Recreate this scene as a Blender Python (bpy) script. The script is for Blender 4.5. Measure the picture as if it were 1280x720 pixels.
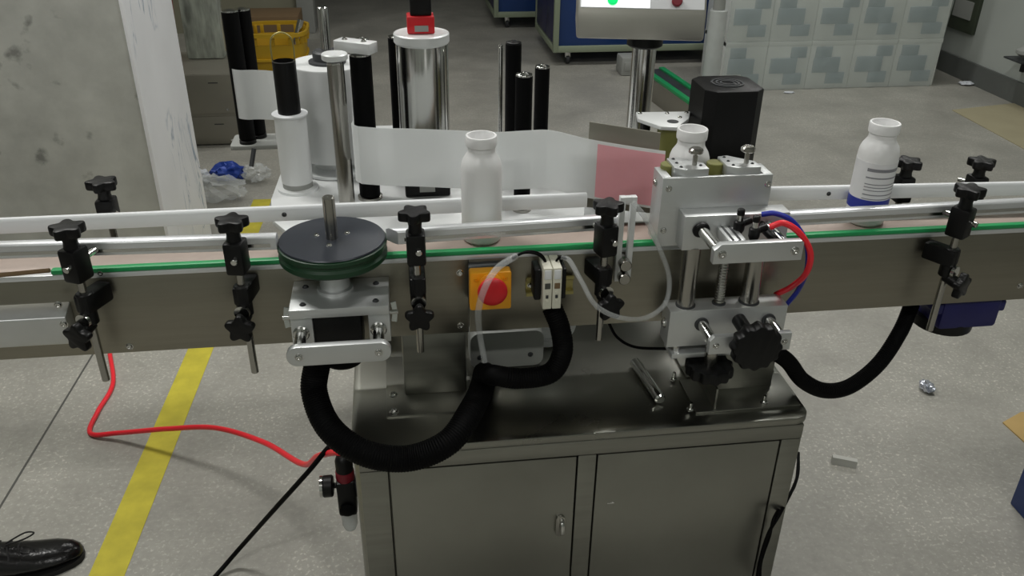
import bpy, bmesh, math, random
from mathutils import Vector, Matrix
random.seed(7)
PI = math.pi
S = bpy.context.scene
C = S.collection
for o in list(bpy.data.objects): bpy.data.objects.remove(o)

# ---------------------------------------------------------------- camera
FPX, CAMH = 1070.0, 1.6
PITCH, ROLL, YAW = math.radians(28.67), math.radians(-0.80), math.radians(8.02)
_f0 = Vector((math.sin(YAW), math.cos(YAW), 0)); _r0 = Vector((math.cos(YAW), -math.sin(YAW), 0))
FWD = _f0*math.cos(PITCH) + Vector((0, 0, -1))*math.sin(PITCH)
_d0 = -_r0.cross(FWD)
RIGHT = _r0*math.cos(ROLL) + _d0*math.sin(ROLL)
DOWN = -_r0*math.sin(ROLL) + _d0*math.cos(ROLL)
CPOS = Vector((0, 0, CAMH))
cam_d = bpy.data.cameras.new('camera'); cam = bpy.data.objects.new('camera', cam_d); C.objects.link(cam)
m3 = Matrix((RIGHT, -DOWN, -FWD)).transposed()
cam.matrix_world = Matrix.Translation(CPOS) @ m3.to_4x4()
cam_d.sensor_fit = 'HORIZONTAL'; cam_d.sensor_width = 36.0; cam_d.lens = 36.0*FPX/1280.0
cam_d.clip_start = 0.05; cam_d.clip_end = 60
S.camera = cam

# ---------------------------------------------------------------- world, lamps, exposure
w = bpy.data.worlds.new('world'); S.world = w; w.use_nodes = True
w.node_tree.nodes['Background'].inputs[0].default_value = (0.86, 0.87, 0.86, 1)
w.node_tree.nodes['Background'].inputs[1].default_value = 0.0
S.view_settings.view_transform = 'Standard'; S.view_settings.look = 'None'
S.view_settings.gamma = 1; S.view_settings.exposure = -0.15; S.view_settings.use_curve_mapping = False
def lamp(name, loc, sx, sy, power, col=(1.0, 0.99, 0.955)):
    d = bpy.data.lights.new(name, 'AREA'); d.shape = 'RECTANGLE'; d.size = sx; d.size_y = sy
    d.energy = power; d.color = col
    o = bpy.data.objects.new(name, d); C.objects.link(o); o.location = loc
    return o
LAMPS = [(-1.2, 2.4, 3.3, 52), (1.5, 2.4, 3.3, 44), (0.3, 5.4, 3.3, 22), (3.0, 5.4, 3.3, 26), (-2.6, 5.0, 3.3, 26), (-1.4, -0.8, 3.3, 36), (1.4, -0.8, 3.3, 20)]
for k, (lx, ly, lz, lp) in enumerate(LAMPS):      # ceiling tubes of the workshop, all above the frame
    lamp('ceiling_lamp_%d_offscreen' % (k+1), (lx, ly, lz), 1.2, 0.16, lp)

def at(px, py, X=None, Y=None, Z=None):
    """world point on a plane of known depth or height, measured off the photograph"""
    d = RIGHT*((px-640)/FPX) + DOWN*((py-360)/FPX) + FWD
    if X is not None: t = (X-CPOS.x)/d.x
    elif Y is not None: t = (Y-CPOS.y)/d.y
    else: t = (Z-CPOS.z)/d.z
    return CPOS + d*t

# ---------------------------------------------------------------- materials
MATS = {}
def lin(c):
    return tuple(((v/255.0)/12.92 if v/255.0 <= 0.04045 else ((v/255.0+0.055)/1.055)**2.4) for v in c)
def mat(name, rgb, rough=0.5, metal=0.0, noise=0.0, scale=8.0, stretch=None, bump=0.0, bscale=60.0,
        alpha=1.0, trans=0.0, emit=0.0, rnoise=0.0, spec=0.5):
    m = bpy.data.materials.new(name); m.use_nodes = True; MATS[name] = m
    nt = m.node_tree; b = nt.nodes['Principled BSDF']; col = lin(rgb)
    b.inputs['Base Color'].default_value = (*col, 1); b.inputs['Roughness'].default_value = rough
    b.inputs['Metallic'].default_value = metal; b.inputs['Alpha'].default_value = alpha
    b.inputs['Transmission Weight'].default_value = trans; b.inputs['Specular IOR Level'].default_value = spec
    tc = nt.nodes.new('ShaderNodeTexCoord'); mp = nt.nodes.new('ShaderNodeMapping')
    nt.links.new(tc.outputs['Object'], mp.inputs['Vector'])
    if stretch: mp.inputs['Scale'].default_value = stretch
    if noise or rnoise:
        n = nt.nodes.new('ShaderNodeTexNoise'); n.inputs['Scale'].default_value = scale; n.inputs['Detail'].default_value = 5
        nt.links.new(mp.outputs[0], n.inputs['Vector'])
        if noise:
            r = nt.nodes.new('ShaderNodeMapRange'); r.inputs['From Min'].default_value = 0.25; r.inputs['From Max'].default_value = 0.75
            r.inputs['To Min'].default_value = 1-noise; r.inputs['To Max'].default_value = 1+noise
            nt.links.new(n.outputs['Fac'], r.inputs['Value'])
            mx = nt.nodes.new('ShaderNodeVectorMath'); mx.operation = 'SCALE'
            mx.inputs[0].default_value = col; nt.links.new(r.outputs[0], mx.inputs['Scale'])
            nt.links.new(mx.outputs[0], b.inputs['Base Color'])
        if rnoise:
            r2 = nt.nodes.new('ShaderNodeMapRange'); r2.inputs['To Min'].default_value = max(0.03, rough-rnoise); r2.inputs['To Max'].default_value = rough+rnoise
            nt.links.new(n.outputs['Fac'], r2.inputs['Value']); nt.links.new(r2.outputs[0], b.inputs['Roughness'])
    if bump:
        n2 = nt.nodes.new('ShaderNodeTexNoise'); n2.inputs['Scale'].default_value = bscale; n2.inputs['Detail'].default_value = 4
        nt.links.new(mp.outputs[0], n2.inputs['Vector'])
        bp = nt.nodes.new('ShaderNodeBump'); bp.inputs['Strength'].default_value = bump; bp.inputs['Distance'].default_value = 0.01
        nt.links.new(n2.outputs['Fac'], bp.inputs['Height']); nt.links.new(bp.outputs[0], b.inputs['Normal'])
    if emit:
        b.inputs['Emission Color'].default_value = (*col, 1); b.inputs['Emission Strength'].default_value = emit
    return m
mat('stainless', (150, 150, 143), 0.38, 1.0, noise=0.10, scale=5, stretch=(1, 1, 14), rnoise=0.08)
mat('plate_steel', (152, 148, 136), 0.38, 1.0, noise=0.06, scale=6, stretch=(1, 1, 20), rnoise=0.06)
mat('top_steel', (150, 150, 143), 0.3, 1.0, noise=0.10, scale=4, rnoise=0.10)
mat('door_steel', (150, 150, 143), 0.36, 1.0, noise=0.14, scale=4, rnoise=0.10)
mat('polished', (205, 205, 202), 0.16, 1.0)
mat('rod_steel', (170, 168, 162), 0.24, 1.0)
mat('aluminium', (206, 208, 208), 0.42, 0.75, noise=0.04, scale=20)
mat('rail_aluminium', (222, 224, 226), 0.36, 0.6)
mat('white_alu', (224, 226, 226), 0.4, 0.35)
mat('white_plastic', (226, 228, 230), 0.35)
mat('black_plastic', (9, 9, 10), 0.42, spec=0.3)
mat('black_rubber', (3, 3, 4), 0.65, spec=0.12)
mat('black_leather', (10, 9, 10), 0.22, bump=0.1, bscale=90)
mat('dark_plate', (48, 52, 60), 0.35, 0.3)
mat('dark_grey', (52, 54, 56), 0.5)
mat('dark_green', (20, 58, 34), 0.45)
mat('green', (34, 150, 88), 0.4)
mat('belt', (176, 160, 150), 0.5, noise=0.05, scale=40)
mat('yellow', (238, 164, 16), 0.4)
mat('red', (206, 26, 36), 0.4)
mat('red_hose', (240, 40, 54), 0.35)
mat('blue_hose', (28, 44, 160), 0.35)
mat('dark_red', (120, 16, 34), 0.4)
mat('motor_blue', (26, 26, 88), 0.42)
mat('cart_blue', (22, 56, 112), 0.35, noise=0.06)
mat('cart_navy', (28, 30, 78), 0.4)
mat('cart_frame', (140, 150, 128), 0.5)
mat('box_blue', (20, 48, 104), 0.5)
mat('beige_plastic', (214, 212, 196), 0.45)
mat('display', (70, 72, 66), 0.3)
mat('brass', (176, 166, 110), 0.4, 0.8)
mat('bottle_white', (232, 232, 232), 0.35)
mat('clear_tube', (215, 218, 218), 0.15, alpha=0.26)
mat('clear_cup', (190, 196, 196), 0.15, alpha=0.5)
mat('frosted', (226, 228, 228), 0.35, alpha=0.93)
mat('paper_roll', (206, 208, 208), 0.6)
mat('olive_rubber', (118, 118, 62), 0.5)
mat('basket_yellow', (194, 156, 32), 0.5)
mat('cardboard', (164, 156, 128), 0.8, noise=0.06, scale=6)
mat('tan_card', (178, 150, 96), 0.8, noise=0.08, scale=10)
mat('brown', (118, 96, 68), 0.8)
mat('wall_paint', (168, 173, 168), 0.8, noise=0.05, scale=2)
mat('wall_band', (92, 95, 92), 0.7, noise=0.05)
mat('beige_wall', (132, 130, 112), 0.8, noise=0.05, scale=2)
mat('frame_grey', (150, 152, 148), 0.6)
mat('panel_steel', (146, 143, 132), 0.42, 0.6, noise=0.05, scale=4)
mat('line_yellow', (192, 180, 56), 0.7, noise=0.2, scale=14, bump=0.1)
mat('joint_dark', (84, 84, 80), 0.9)
mat('green_frame', (58, 66, 52), 0.6)
mat('sign_grey', (150, 152, 148), 0.7)
mat('tote', (220, 223, 219), 0.35, noise=0.03)
mat('tote_panel', (160, 174, 179), 0.4, noise=0.05, scale=12)
mat('film_roll', (186, 190, 188), 0.35, noise=0.10, scale=10, bump=0.2, bscale=25)
mat('foil_blue', (40, 70, 160), 0.3, 0.2)
mat('foil_white', (216, 220, 226), 0.3)
mat('clear_film', (220, 224, 224), 0.15, alpha=0.35)
mat('silver_foil', (200, 204, 214), 0.25, 0.8)
mat('foam', (196, 196, 190), 0.9)
mat('glare_white', (250, 252, 252), 0.4, emit=0.9)  # emission carries the overexposed glare of the control box panel
mat('button_green', (0, 214, 110), 0.3, emit=1.0)
mat('print_blue', (40, 54, 150), 0.4)
mat('print_grey', (132, 132, 138), 0.5)
mat('label_paper', (222, 222, 224), 0.5)
mat('lace', (16, 15, 16), 0.8)
mat('sole', (8, 8, 8), 0.7)
mat('red_cord', (140, 30, 36), 0.5)

def web_material(name, rgb, clear):
    m = bpy.data.materials.new(name); m.use_nodes = True; MATS[name] = m
    nt = m.node_tree; nt.nodes.clear(); o = nt.nodes.new('ShaderNodeOutputMaterial')
    d = nt.nodes.new('ShaderNodeBsdfDiffuse'); t = nt.nodes.new('ShaderNodeBsdfTranslucent'); tr = nt.nodes.new('ShaderNodeBsdfTransparent')
    for n in (d, t): n.inputs['Color'].default_value = (*lin(rgb), 1)
    a = nt.nodes.new('ShaderNodeMixShader'); a.inputs[0].default_value = 0.5
    b = nt.nodes.new('ShaderNodeMixShader'); b.inputs[0].default_value = clear
    nt.links.new(d.outputs[0], a.inputs[1]); nt.links.new(t.outputs[0], a.inputs[2])
    nt.links.new(a.outputs[0], b.inputs[1]); nt.links.new(tr.outputs[0], b.inputs[2])
    nt.links.new(b.outputs[0], o.inputs['Surface'])
web_material('web', (240, 242, 242), 0.22)
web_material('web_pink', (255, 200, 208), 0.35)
web_material('wrap', (226, 232, 230), 0.74)

def scribble_material(name):
    m = mat(name, (246, 247, 251), 0.75, noise=0.06, scale=3)
    nt = m.node_tree; b = nt.nodes['Principled BSDF']
    src = b.inputs['Base Color'].links[0].from_socket
    tc = nt.nodes.new('ShaderNodeTexCoord'); mp = nt.nodes.new('ShaderNodeMapping'); mp.inputs['Scale'].default_value = (5, 5, 1.4)
    n = nt.nodes.new('ShaderNodeTexNoise'); n.inputs['Scale'].default_value = 2.0; n.inputs['Detail'].default_value = 3; n.inputs['Distortion'].default_value = 0.8
    nt.links.new(tc.outputs['Object'], mp.inputs[0]); nt.links.new(mp.outputs[0], n.inputs['Vector'])
    r = nt.nodes.new('ShaderNodeValToRGB'); e = r.color_ramp.elements
    e[0].position = 0.482; e[0].color = (0, 0, 0, 1); e[1].position = 0.5; e[1].color = (1, 1, 1, 1)
    k = e.new(0.518); k.color = (0, 0, 0, 1)
    nt.links.new(n.outputs['Fac'], r.inputs[0])
    n2 = nt.nodes.new('ShaderNodeTexNoise'); n2.inputs['Scale'].default_value = 1.8
    nt.links.new(tc.outputs['Object'], n2.inputs['Vector'])
    r2 = nt.nodes.new('ShaderNodeMapRange'); r2.inputs['From Min'].default_value = 0.44; r2.inputs['From Max'].default_value = 0.54
    nt.links.new(n2.outputs['Fac'], r2.inputs[0])
    mu = nt.nodes.new('ShaderNodeMath'); mu.operation = 'MULTIPLY'; nt.links.new(r.outputs[0], mu.inputs[0]); nt.links.new(r2.outputs[0], mu.inputs[1])
    mu2 = nt.nodes.new('ShaderNodeMath'); mu2.operation = 'MULTIPLY'; mu2.inputs[1].default_value = 0.85; nt.links.new(mu.outputs[0], mu2.inputs[0])
    mx = nt.nodes.new('ShaderNodeMix'); mx.data_type = 'RGBA'; mx.inputs['B'].default_value = (*lin((70, 112, 150)), 1)
    nt.links.new(mu2.outputs[0], mx.inputs['Factor']); nt.links.new(src, mx.inputs['A']); nt.links.new(mx.outputs['Result'], b.inputs['Base Color'])
scribble_material('scribbled_plaster')

def concrete(name, rgb, speck, rough):
    m = bpy.data.materials.new(name); m.use_nodes = True; MATS[name] = m
    nt = m.node_tree; b = nt.nodes['Principled BSDF']; L = nt.links.new
    tc = nt.nodes.new('ShaderNodeTexCoord')
    n1 = nt.nodes.new('ShaderNodeTexNoise'); n1.inputs['Scale'].default_value = 2.6; n1.inputs['Detail'].default_value = 8; n1.inputs['Roughness'].default_value = 0.65
    n2 = nt.nodes.new('ShaderNodeTexNoise'); n2.inputs['Scale'].default_value = 55 if speck else 14; n2.inputs['Detail'].default_value = 3
    v = nt.nodes.new('ShaderNodeTexNoise'); v.inputs['Scale'].default_value = 105; v.inputs['Detail'].default_value = 2.0
    for n in (n1, n2, v): L(tc.outputs['Object'], n.inputs['Vector'])
    def rng(s, a, c, lo, hi):
        r = nt.nodes.new('ShaderNodeMapRange'); r.inputs['From Min'].default_value = a; r.inputs['From Max'].default_value = c
        r.inputs['To Min'].default_value = lo; r.inputs['To Max'].default_value = hi; L(s, r.inputs[0]); return r.outputs[0]
    a = rng(n1.outputs['Fac'], 0.3, 0.7, 0.80, 1.16)
    c = rng(n2.outputs['Fac'], 0.3, 0.7, 0.93, 1.07)
    mu = nt.nodes.new('ShaderNodeMath'); mu.operation = 'MULTIPLY'; L(a, mu.inputs[0]); L(c, mu.inputs[1])
    last = mu.outputs[0]
    if speck:
        s = rng(v.outputs['Fac'], 0.56, 0.69, 0.0, 0.7)
        msk = rng(n1.outputs['Fac'], 0.4, 0.62, 0.15, 1.0)
        mm = nt.nodes.new('ShaderNodeMath'); mm.operation = 'MULTIPLY'; L(s, mm.inputs[0]); L(msk, mm.inputs[1])
        ad = nt.nodes.new('ShaderNodeMath'); ad.operation = 'ADD'; L(last, ad.inputs[0]); L(mm.outputs[0], ad.inputs[1]); last = ad.outputs[0]
    else:
        n3 = nt.nodes.new('ShaderNodeTexNoise'); n3.inputs['Scale'].default_value = 11; n3.inputs['Detail'].default_value = 5; L(tc.outputs['Object'], n3.inputs['Vector'])
        s = rng(n3.outputs['Fac'], 0.63, 0.72, 1.0, 0.5)
        mm = nt.nodes.new('ShaderNodeMath'); mm.operation = 'MULTIPLY'; L(last, mm.inputs[0]); L(s, mm.inputs[1]); last = mm.outputs[0]
    sc = nt.nodes.new('ShaderNodeVectorMath'); sc.operation = 'SCALE'; sc.inputs[0].default_value = lin(rgb); L(last, sc.inputs['Scale'])
    L(sc.outputs[0], b.inputs['Base Color']); b.inputs['Roughness'].default_value = rough
    bp = nt.nodes.new('ShaderNodeBump'); bp.inputs['Strength'].default_value = 0.12; bp.inputs['Distance'].default_value = 0.004
    L(n2.outputs['Fac'], bp.inputs['Height']); L(bp.outputs[0], b.inputs['Normal'])
concrete('floor_concrete', (157, 155, 147), True, 0.42)
concrete('column_concrete', (192, 193, 187), False, 0.85)

# ---------------------------------------------------------------- mesh helpers
def nb(): return bmesh.new()
def box(bm, a, b, bev=0.0, seg=2):
    x0, x1 = sorted((a[0], b[0])); y0, y1 = sorted((a[1], b[1])); z0, z1 = sorted((a[2], b[2]))
    r = bmesh.ops.create_cube(bm, size=1.0, matrix=Matrix.Translation(((x0+x1)/2, (y0+y1)/2, (z0+z1)/2)) @ Matrix.Diagonal((x1-x0, y1-y0, z1-z0, 1)))
    if bev:
        ed = list({e for v in r['verts'] for e in v.link_edges})
        bmesh.ops.bevel(bm, geom=ed, offset=bev, segments=seg, affect='EDGES', profile=0.5)
    return bm
def frame_of(d):
    d = d.normalized(); u = Vector((0, 0, 1)) if abs(d.z) < 0.9 else Vector((1, 0, 0))
    a = d.cross(u).normalized(); return a, d.cross(a).normalized()
def loft(bm, rings, cap=True):
    vs = [[bm.verts.new(p) for p in r] for r in rings]; n = len(vs[0])
    for i in range(len(vs)-1):
        for j in range(n):
            bm.faces.new((vs[i][j], vs[i][(j+1) % n], vs[i+1][(j+1) % n], vs[i+1][j]))
    if cap:
        bm.faces.new(vs[0][::-1]); bm.faces.new(vs[-1])
    return bm
def cyl(bm, p, q, r, r2=None, n=20, bev=0.0):
    p, q = Vector(p), Vector(q); r2 = r if r2 is None else r2
    a, b = frame_of(q-p); d = (q-p).normalized()
    st = [(p, r), (q, r2)]
    if bev: st = [(p, r-bev), (p+d*bev, r), (q-d*bev, r2), (q, r2-bev)]
    return loft(bm, [[c + (a*math.cos(2*PI*k/n) + b*math.sin(2*PI*k/n))*s for k in range(n)] for c, s in st])
def lathe(bm, c, prof, n=32, cap=True, axis='Z'):
    c = Vector(c); rings = []
    for r, z in prof:
        ring = []
        for k in range(n):
            x, y = r*math.cos(2*PI*k/n), r*math.sin(2*PI*k/n)
            ring.append(c + (Vector((x, y, z)) if axis == 'Z' else Vector((x, -z, y))))
        rings.append(ring)
    return loft(bm, rings, cap)
def spline(pts, n=10):
    P = [Vector(p) for p in pts]; P = [P[0]*2-P[1]] + P + [P[-1]*2-P[-2]]; out = []
    for i in range(1, len(P)-2):
        for k in range(n):
            t = k/n; a, b, c, d = P[i-1:i+3]
            out.append(0.5*((2*b) + (c-a)*t + (2*a-5*b+4*c-d)*t*t + (3*b-a-3*c+d)*t**3))
    out.append(P[-2]); return out
def tube(bm, pts, r, n=10, sub=10, smooth=True, radii=None):
    pts = spline(pts, sub) if smooth else [Vector(p) for p in pts]
    rings = []; a = None
    for i, p in enumerate(pts):
        d = (pts[min(i+1, len(pts)-1)] - pts[max(i-1, 0)]).normalized()
        if a is None: a, b = frame_of(d)
        else:
            a = (a - d*a.dot(d)).normalized(); b = d.cross(a)
        rr = r if radii is None else radii(i, len(pts))
        rings.append([p + (a*math.cos(2*PI*k/n) + b*math.sin(2*PI*k/n))*rr for k in range(n)])
    return loft(bm, rings)
def conduit(bm, pts, r, pitch=0.0045):
    P = spline(pts, 12); L = [0]
    for i in range(1, len(P)): L.append(L[-1]+(P[i]-P[i-1]).length)
    m = int(L[-1]/(pitch/2)); out = []; j = 0
    for k in range(m+1):
        s = L[-1]*k/m
        while j < len(P)-2 and L[j+1] < s: j += 1
        t = (s-L[j])/max(1e-9, L[j+1]-L[j]); out.append(P[j].lerp(P[j+1], min(1, t)))
    return tube(bm, out, r, n=14, smooth=False, radii=lambda i, n: r if i % 2 else r*0.95)
def prism(bm, poly, O, U, V, W, bev=0.0):
    """polygon in the plane O+u*U+v*V extruded by W"""
    O, U, V, W = map(Vector, (O, U, V, W))
    r = [O+U*u+V*v for u, v in poly]
    nv0 = len(bm.verts)
    loft(bm, [r, [p+W for p in r]])
    bmesh.ops.recalc_face_normals(bm, faces=bm.faces)
    if bev:
        bm.verts.ensure_lookup_table(); vs = set(bm.verts[nv0:])
        ed = [e for e in bm.edges if e.verts[0] in vs and e.verts[1] in vs and e.calc_face_angle(0) > 0.9]
        bmesh.ops.bevel(bm, geom=ed, offset=bev, segments=2, affect='EDGES', profile=0.5)
    return bm
def star_poly(r, lobes, depth, n=60, ph=0.0):
    return [((r*(1-depth+depth*math.cos(lobes*t)))*math.cos(t+ph), (r*(1-depth+depth*math.cos(lobes*t)))*math.sin(t+ph)) for t in [2*PI*k/n for k in range(n)]]
def rrect(w, h, r, n=5):
    out = []
    for cx, cy, a0 in ((w/2-r, h/2-r, 0), (-w/2+r, h/2-r, 90), (-w/2+r, -h/2+r, 180), (w/2-r, -h/2+r, 270)):
        for k in range(n+1):
            a = math.radians(a0+90*k/n); out.append((cx+r*math.cos(a), cy+r*math.sin(a)))
    return out
def sheet(bm, top, bot, thick):
    """thin solid strip between two polylines"""
    top = [Vector(p) for p in top]; bot = [Vector(p) for p in bot]; A = []
    for i in range(len(top)):
        d = (top[min(i+1, len(top)-1)]-top[max(i-1, 0)]); n = d.cross(top[i]-bot[i]).normalized()*thick/2
        A.append([top[i]+n, bot[i]+n, bot[i]-n, top[i]-n])
    return loft(bm, A)

# ---------------------------------------------------------------- object helpers
WL = {}
def link(o): C.objects.link(o); return o
def thing(name, loc, label, cat, group=None):
    o = link(bpy.data.objects.new(name, None)); o.location = loc; o.empty_display_size = 0.05
    o['label'] = label; o['category'] = cat
    if group: o['group'] = group
    WL[o.name] = Vector(loc); return o
def obj(name, bm, m, parent=None, smooth=True, label=None, cat=None, group=None, kind=None, origin=None):
    bmesh.ops.recalc_face_normals(bm, faces=bm.faces)
    me = bpy.data.meshes.new(name)
    if parent is not None: base = WL[parent.name]
    elif origin is not None: base = Vector(origin)
    else:
        xs = [v.co for v in bm.verts]
        base = Vector(((min(v.x for v in xs)+max(v.x for v in xs))/2, (min(v.y for v in xs)+max(v.y for v in xs))/2, min(v.z for v in xs)))
    bmesh.ops.translate(bm, verts=bm.verts, vec=-base)
    bm.to_mesh(me); bm.free()
    me.materials.append(MATS[m])
    if smooth:
        me.polygons.foreach_set('use_smooth', [True]*len(me.polygons)); me.set_sharp_from_angle(angle=math.radians(38))
    o = link(bpy.data.objects.new(name, me))
    if parent is not None: o.parent = parent; WL[o.name] = base
    else: o.location = base; WL[o.name] = base
    if label: o['label'] = label
    if cat: o['category'] = cat
    if group: o['group'] = group
    if kind: o['kind'] = kind
    return o
def B(name, a, b, m, parent=None, bev=0.0, **k): return obj(name, box(nb(), a, b, bev), m, parent, **k)
def Cy(name, p, q, r, m, parent=None, r2=None, n=20, bev=0.0, **k): return obj(name, cyl(nb(), p, q, r, r2, n, bev), m, parent, **k)
BOLT = {}
def bolt(parent, loc, axis=(0, -1, 0), r=0.006, name='bolt', m='polished'):
    key = (name, m)
    if key not in BOLT:
        bm = nb(); lathe(bm, (0, 0, 0), [(1.25, 0), (1.25, 0.12), (1.0, 0.16), (0.98, 0.5), (0.78, 0.72), (0.46, 0.72), (0.42, 0.35), (0.05, 0.33)], n=14)
        bmesh.ops.recalc_face_normals(bm, faces=bm.faces)
        me = bpy.data.meshes.new(name); bm.to_mesh(me); bm.free(); me.materials.append(MATS[m])
        me.polygons.foreach_set('use_smooth', [True]*len(me.polygons)); me.set_sharp_from_angle(angle=0.7)
        BOLT[key] = me
    o = link(bpy.data.objects.new(name, BOLT[key])); o.parent = parent
    o.location = Vector(loc)-WL[parent.name]; o.rotation_euler = Vector((0, 0, 1)).rotation_difference(Vector(axis)).to_euler(); o.scale = (r, r, r)
    return o
def copy_tree(o, parent=None):
    c = link(o.copy()); c.parent = parent
    for ch in list(o.children): copy_tree(ch, c)
    return c

# ================================================================ SETTING
fl = B('floor', (-6, -2, -0.1), (5.5, 12, 0), 'floor_concrete', kind='structure', origin=(0, 0, 0), smooth=False)
def strip(name, p, q, wd, m, h=0.0012):
    p, q = Vector(p), Vector(q); s = (q-p).cross(Vector((0, 0, 1))).normalized()*wd/2
    bm = nb(); loft(bm, [[v+s, v-s, v-s+Vector((0, 0, h)), v+s+Vector((0, 0, h))] for v in (p, q)])
    return obj(name, bm, m, fl, smooth=False)
strip('painted_line', (-0.775, 0.9, 0), (-0.655, 3.9, 0), 0.085, 'line_yellow')
j0, j1 = at(0, 634, Z=0), at(113, 448, Z=0)
strip('floor_joint', j0+(j0-j1)*1.5, j1+(j1-j0)*1.2, 0.006, 'joint_dark', 0.0008)
wr = B('wall_right', (4.05, -2, 0), (4.25, 12, 3.4), 'wall_paint', kind='structure', smooth=False)
B('baseboard_right', (4.03, -2, 0), (4.05, 12, 0.14), 'wall_band', kind='structure', smooth=False)
B('ceiling', (-6, -2.2, 3.4), (5.5, 12, 3.5), 'wall_paint', kind='structure', smooth=False)
B('wall_left', (-6.1, -2.2, 0), (-5.95, 12, 3.4), 'wall_paint', kind='structure', smooth=False)
B('wall_front', (-6, -2.2, 0), (4.3, -2.05, 3.4), 'wall_paint', kind='structure', smooth=False)
B('wall_far', (-6, 11.9, 0), (4.3, 12.05, 3.4), 'wall_paint', kind='structure', smooth=False)
wb = B('wall_back', (-4.5, 7.6, 0), (-0.66, 7.75, 3.4), 'beige_wall', kind='structure', smooth=False)
B('trim_1', (-0.78, 7.52, 0), (-0.64, 7.78, 3.4), 'frame_grey', kind='structure', bev=0.01)
cxr = at(200, 250, Y=2.85).x
B('column', (cxr-1.6, 2.85, 0), (cxr-0.004, 3.46, 3.4), 'column_concrete', kind='structure', bev=0.006, origin=(cxr-0.8, 3.15, 0))
B('trim_2', (cxr-0.006, 2.848, 0), (cxr+0.008, 3.462, 3.4), 'scribbled_plaster', kind='structure', bev=0.004, label='white plaster skin with blue scribbles on the column side')

# ================================================================ MACHINE CABINET
CX0, CX1, CY0, CY1, CZ1 = -0.113, 0.745, 1.21, 2.2, 0.62
cab = thing('machine_cabinet', (0.316, 1.7, 0), 'large stainless steel machine cabinet with two doors under the conveyor', 'cabinet')
bm = nb(); prism(bm, rrect(CX1-CX0, CY1-CY0-0.022, 0.03), ((CX0+CX1)/2, (CY0+0.022+CY1)/2, 0.08), (1, 0, 0), (0, 1, 0), (0, 0, CZ1-0.08-0.004)); obj('body', bm, 'stainless', cab)
bm = nb(); prism(bm, rrect(CX1-CX0, CY1-CY0, 0.028), ((CX0+CX1)/2, (CY0+CY1)/2, CZ1-0.016), (1, 0, 0), (0, 1, 0), (0, 0, 0.016), bev=0.002); obj('top', bm, 'top_steel', cab)
DZ1, DZ0 = at(600, 581, Y=CY0).z, 0.13
dxa, dxb = at(487, 591, Y=CY0).x, at(721, 572, Y=CY0).x
dxc, dxd = at(748, 568, Y=CY0).x, at(975, 552, Y=CY0).x
bm = nb(); box(bm, (CX0+0.012, CY0, DZ1+0.003), (CX1-0.012, CY0+0.024, CZ1-0.016), 0.002); obj('top_rail', bm, 'stainless', cab)
B('bottom_rail', (CX0+0.012, CY0, 0.08), (CX1-0.012, CY0+0.024, DZ0-0.003), 'stainless', cab, 0.002)
for a, b in ((CX0+0.012, dxa-0.003), (dxb+0.003, dxc-0.003), (dxd+0.003, CX1-0.012)):
    B('stile', (a, CY0+0.0005, DZ0-0.002), (b, CY0+0.024, DZ1+0.002), 'stainless', cab, 0.002)
for i, (a, b) in enumerate(((dxa, dxb), (dxc, dxd))):
    d = B('door', (a, CY0+0.001, DZ0), (b, CY0+0.02, DZ1), 'door_steel', cab, 0.0015)
    if i == 0:
        h = at(700, 656, Y=CY0); bm = nb()
        prism(bm, rrect(0.018, 0.05, 0.008), (h.x, CY0+0.001, h.z), (1, 0, 0), (0, 0, 1), (0, -0.006, 0), bev=0.001); obj('latch_plate', bm, 'rod_steel', d)
        bm = nb(); tube(bm, [(h.x+0.002, CY0-0.004, h.z+0.018), (h.x+0.002, CY0-0.014, h.z+0.012), (h.x+0.002, CY0-0.016, h.z-0.006), (h.x+0.002, CY0-0.006, h.z-0.016)], 0.0045, n=8); obj('handle', bm, 'polished', d)
    else:
        h = at(763, 629, Y=CY0); B('keyhole_slot', (h.x-0.007, CY0-0.001, h.z-0.0015), (h.x+0.007, CY0+0.003, h.z+0.0015), 'polished', d, 0.0005)
for sx in (CX0+0.08, CX1-0.08):
    for sy in (CY0+0.09, CY1-0.09):
        Cy('foot', (sx, sy, 0.0), (sx, sy, 0.085), 0.03, 'black_rubber', cab, r2=0.018)

# ================================================================ CONVEYOR
YF, YB, CT, CB = 1.355, 1.452, 0.924, 0.763
cv = thing('conveyor', (0.3, 1.43, 0.763), 'long stainless steel belt conveyor with green edge strip running across machine', 'conveyor')
XL, XR = -1.5, 2.2
js = [XL, at(586, 375, Y=YF).x-0.22, at(586, 375, Y=YF).x, XR]
for i in range(3):
    B('side_plate', (js[i]+0.0006, YF, CB), (js[i+1]-0.0006, YF+0.003, CT), 'plate_steel', cv, 0.0008)
    B('back_plate', (js[i]+0.0006, YB-0.003, CB), (js[i+1]-0.0006, YB, CT), 'plate_steel', cv, 0.0008)
gx = at(63, 338, Y=YF).x
B('edge_flange', (XL, YF-0.0035, CT-0.009), (XR, YF+0.02, CT), 'rail_aluminium', cv, 0.0015)
B('wear_strip', (gx, YF-0.003, CT), (XR, YF+0.011, CT+0.009), 'green', cv, 0.003, label='green plastic edge strip')
B('rear_flange', (XL, YB-0.011, CT-0.004), (XR, YB+0.001, CT+0.002), 'plate_steel', cv, 0.001)
B('belt', (XL, YF+0.013, CT-0.012), (XR, YB-0.013, CT+0.003), 'belt', cv, 0.002, label='beige flat conveyor belt')
B('bed', (XL, YF+0.004, CT-0.06), (XR, YB-0.004, CT-0.014), 'dark_grey', cv)
for q in ((126, 341), (162, 433), (575, 341), (576, 407), (1275, 357), (483, 385)):
    bolt(cv, at(*q, Y=YF), r=0.0052)
cr = at(80, 380, Y=1.33).x
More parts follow.
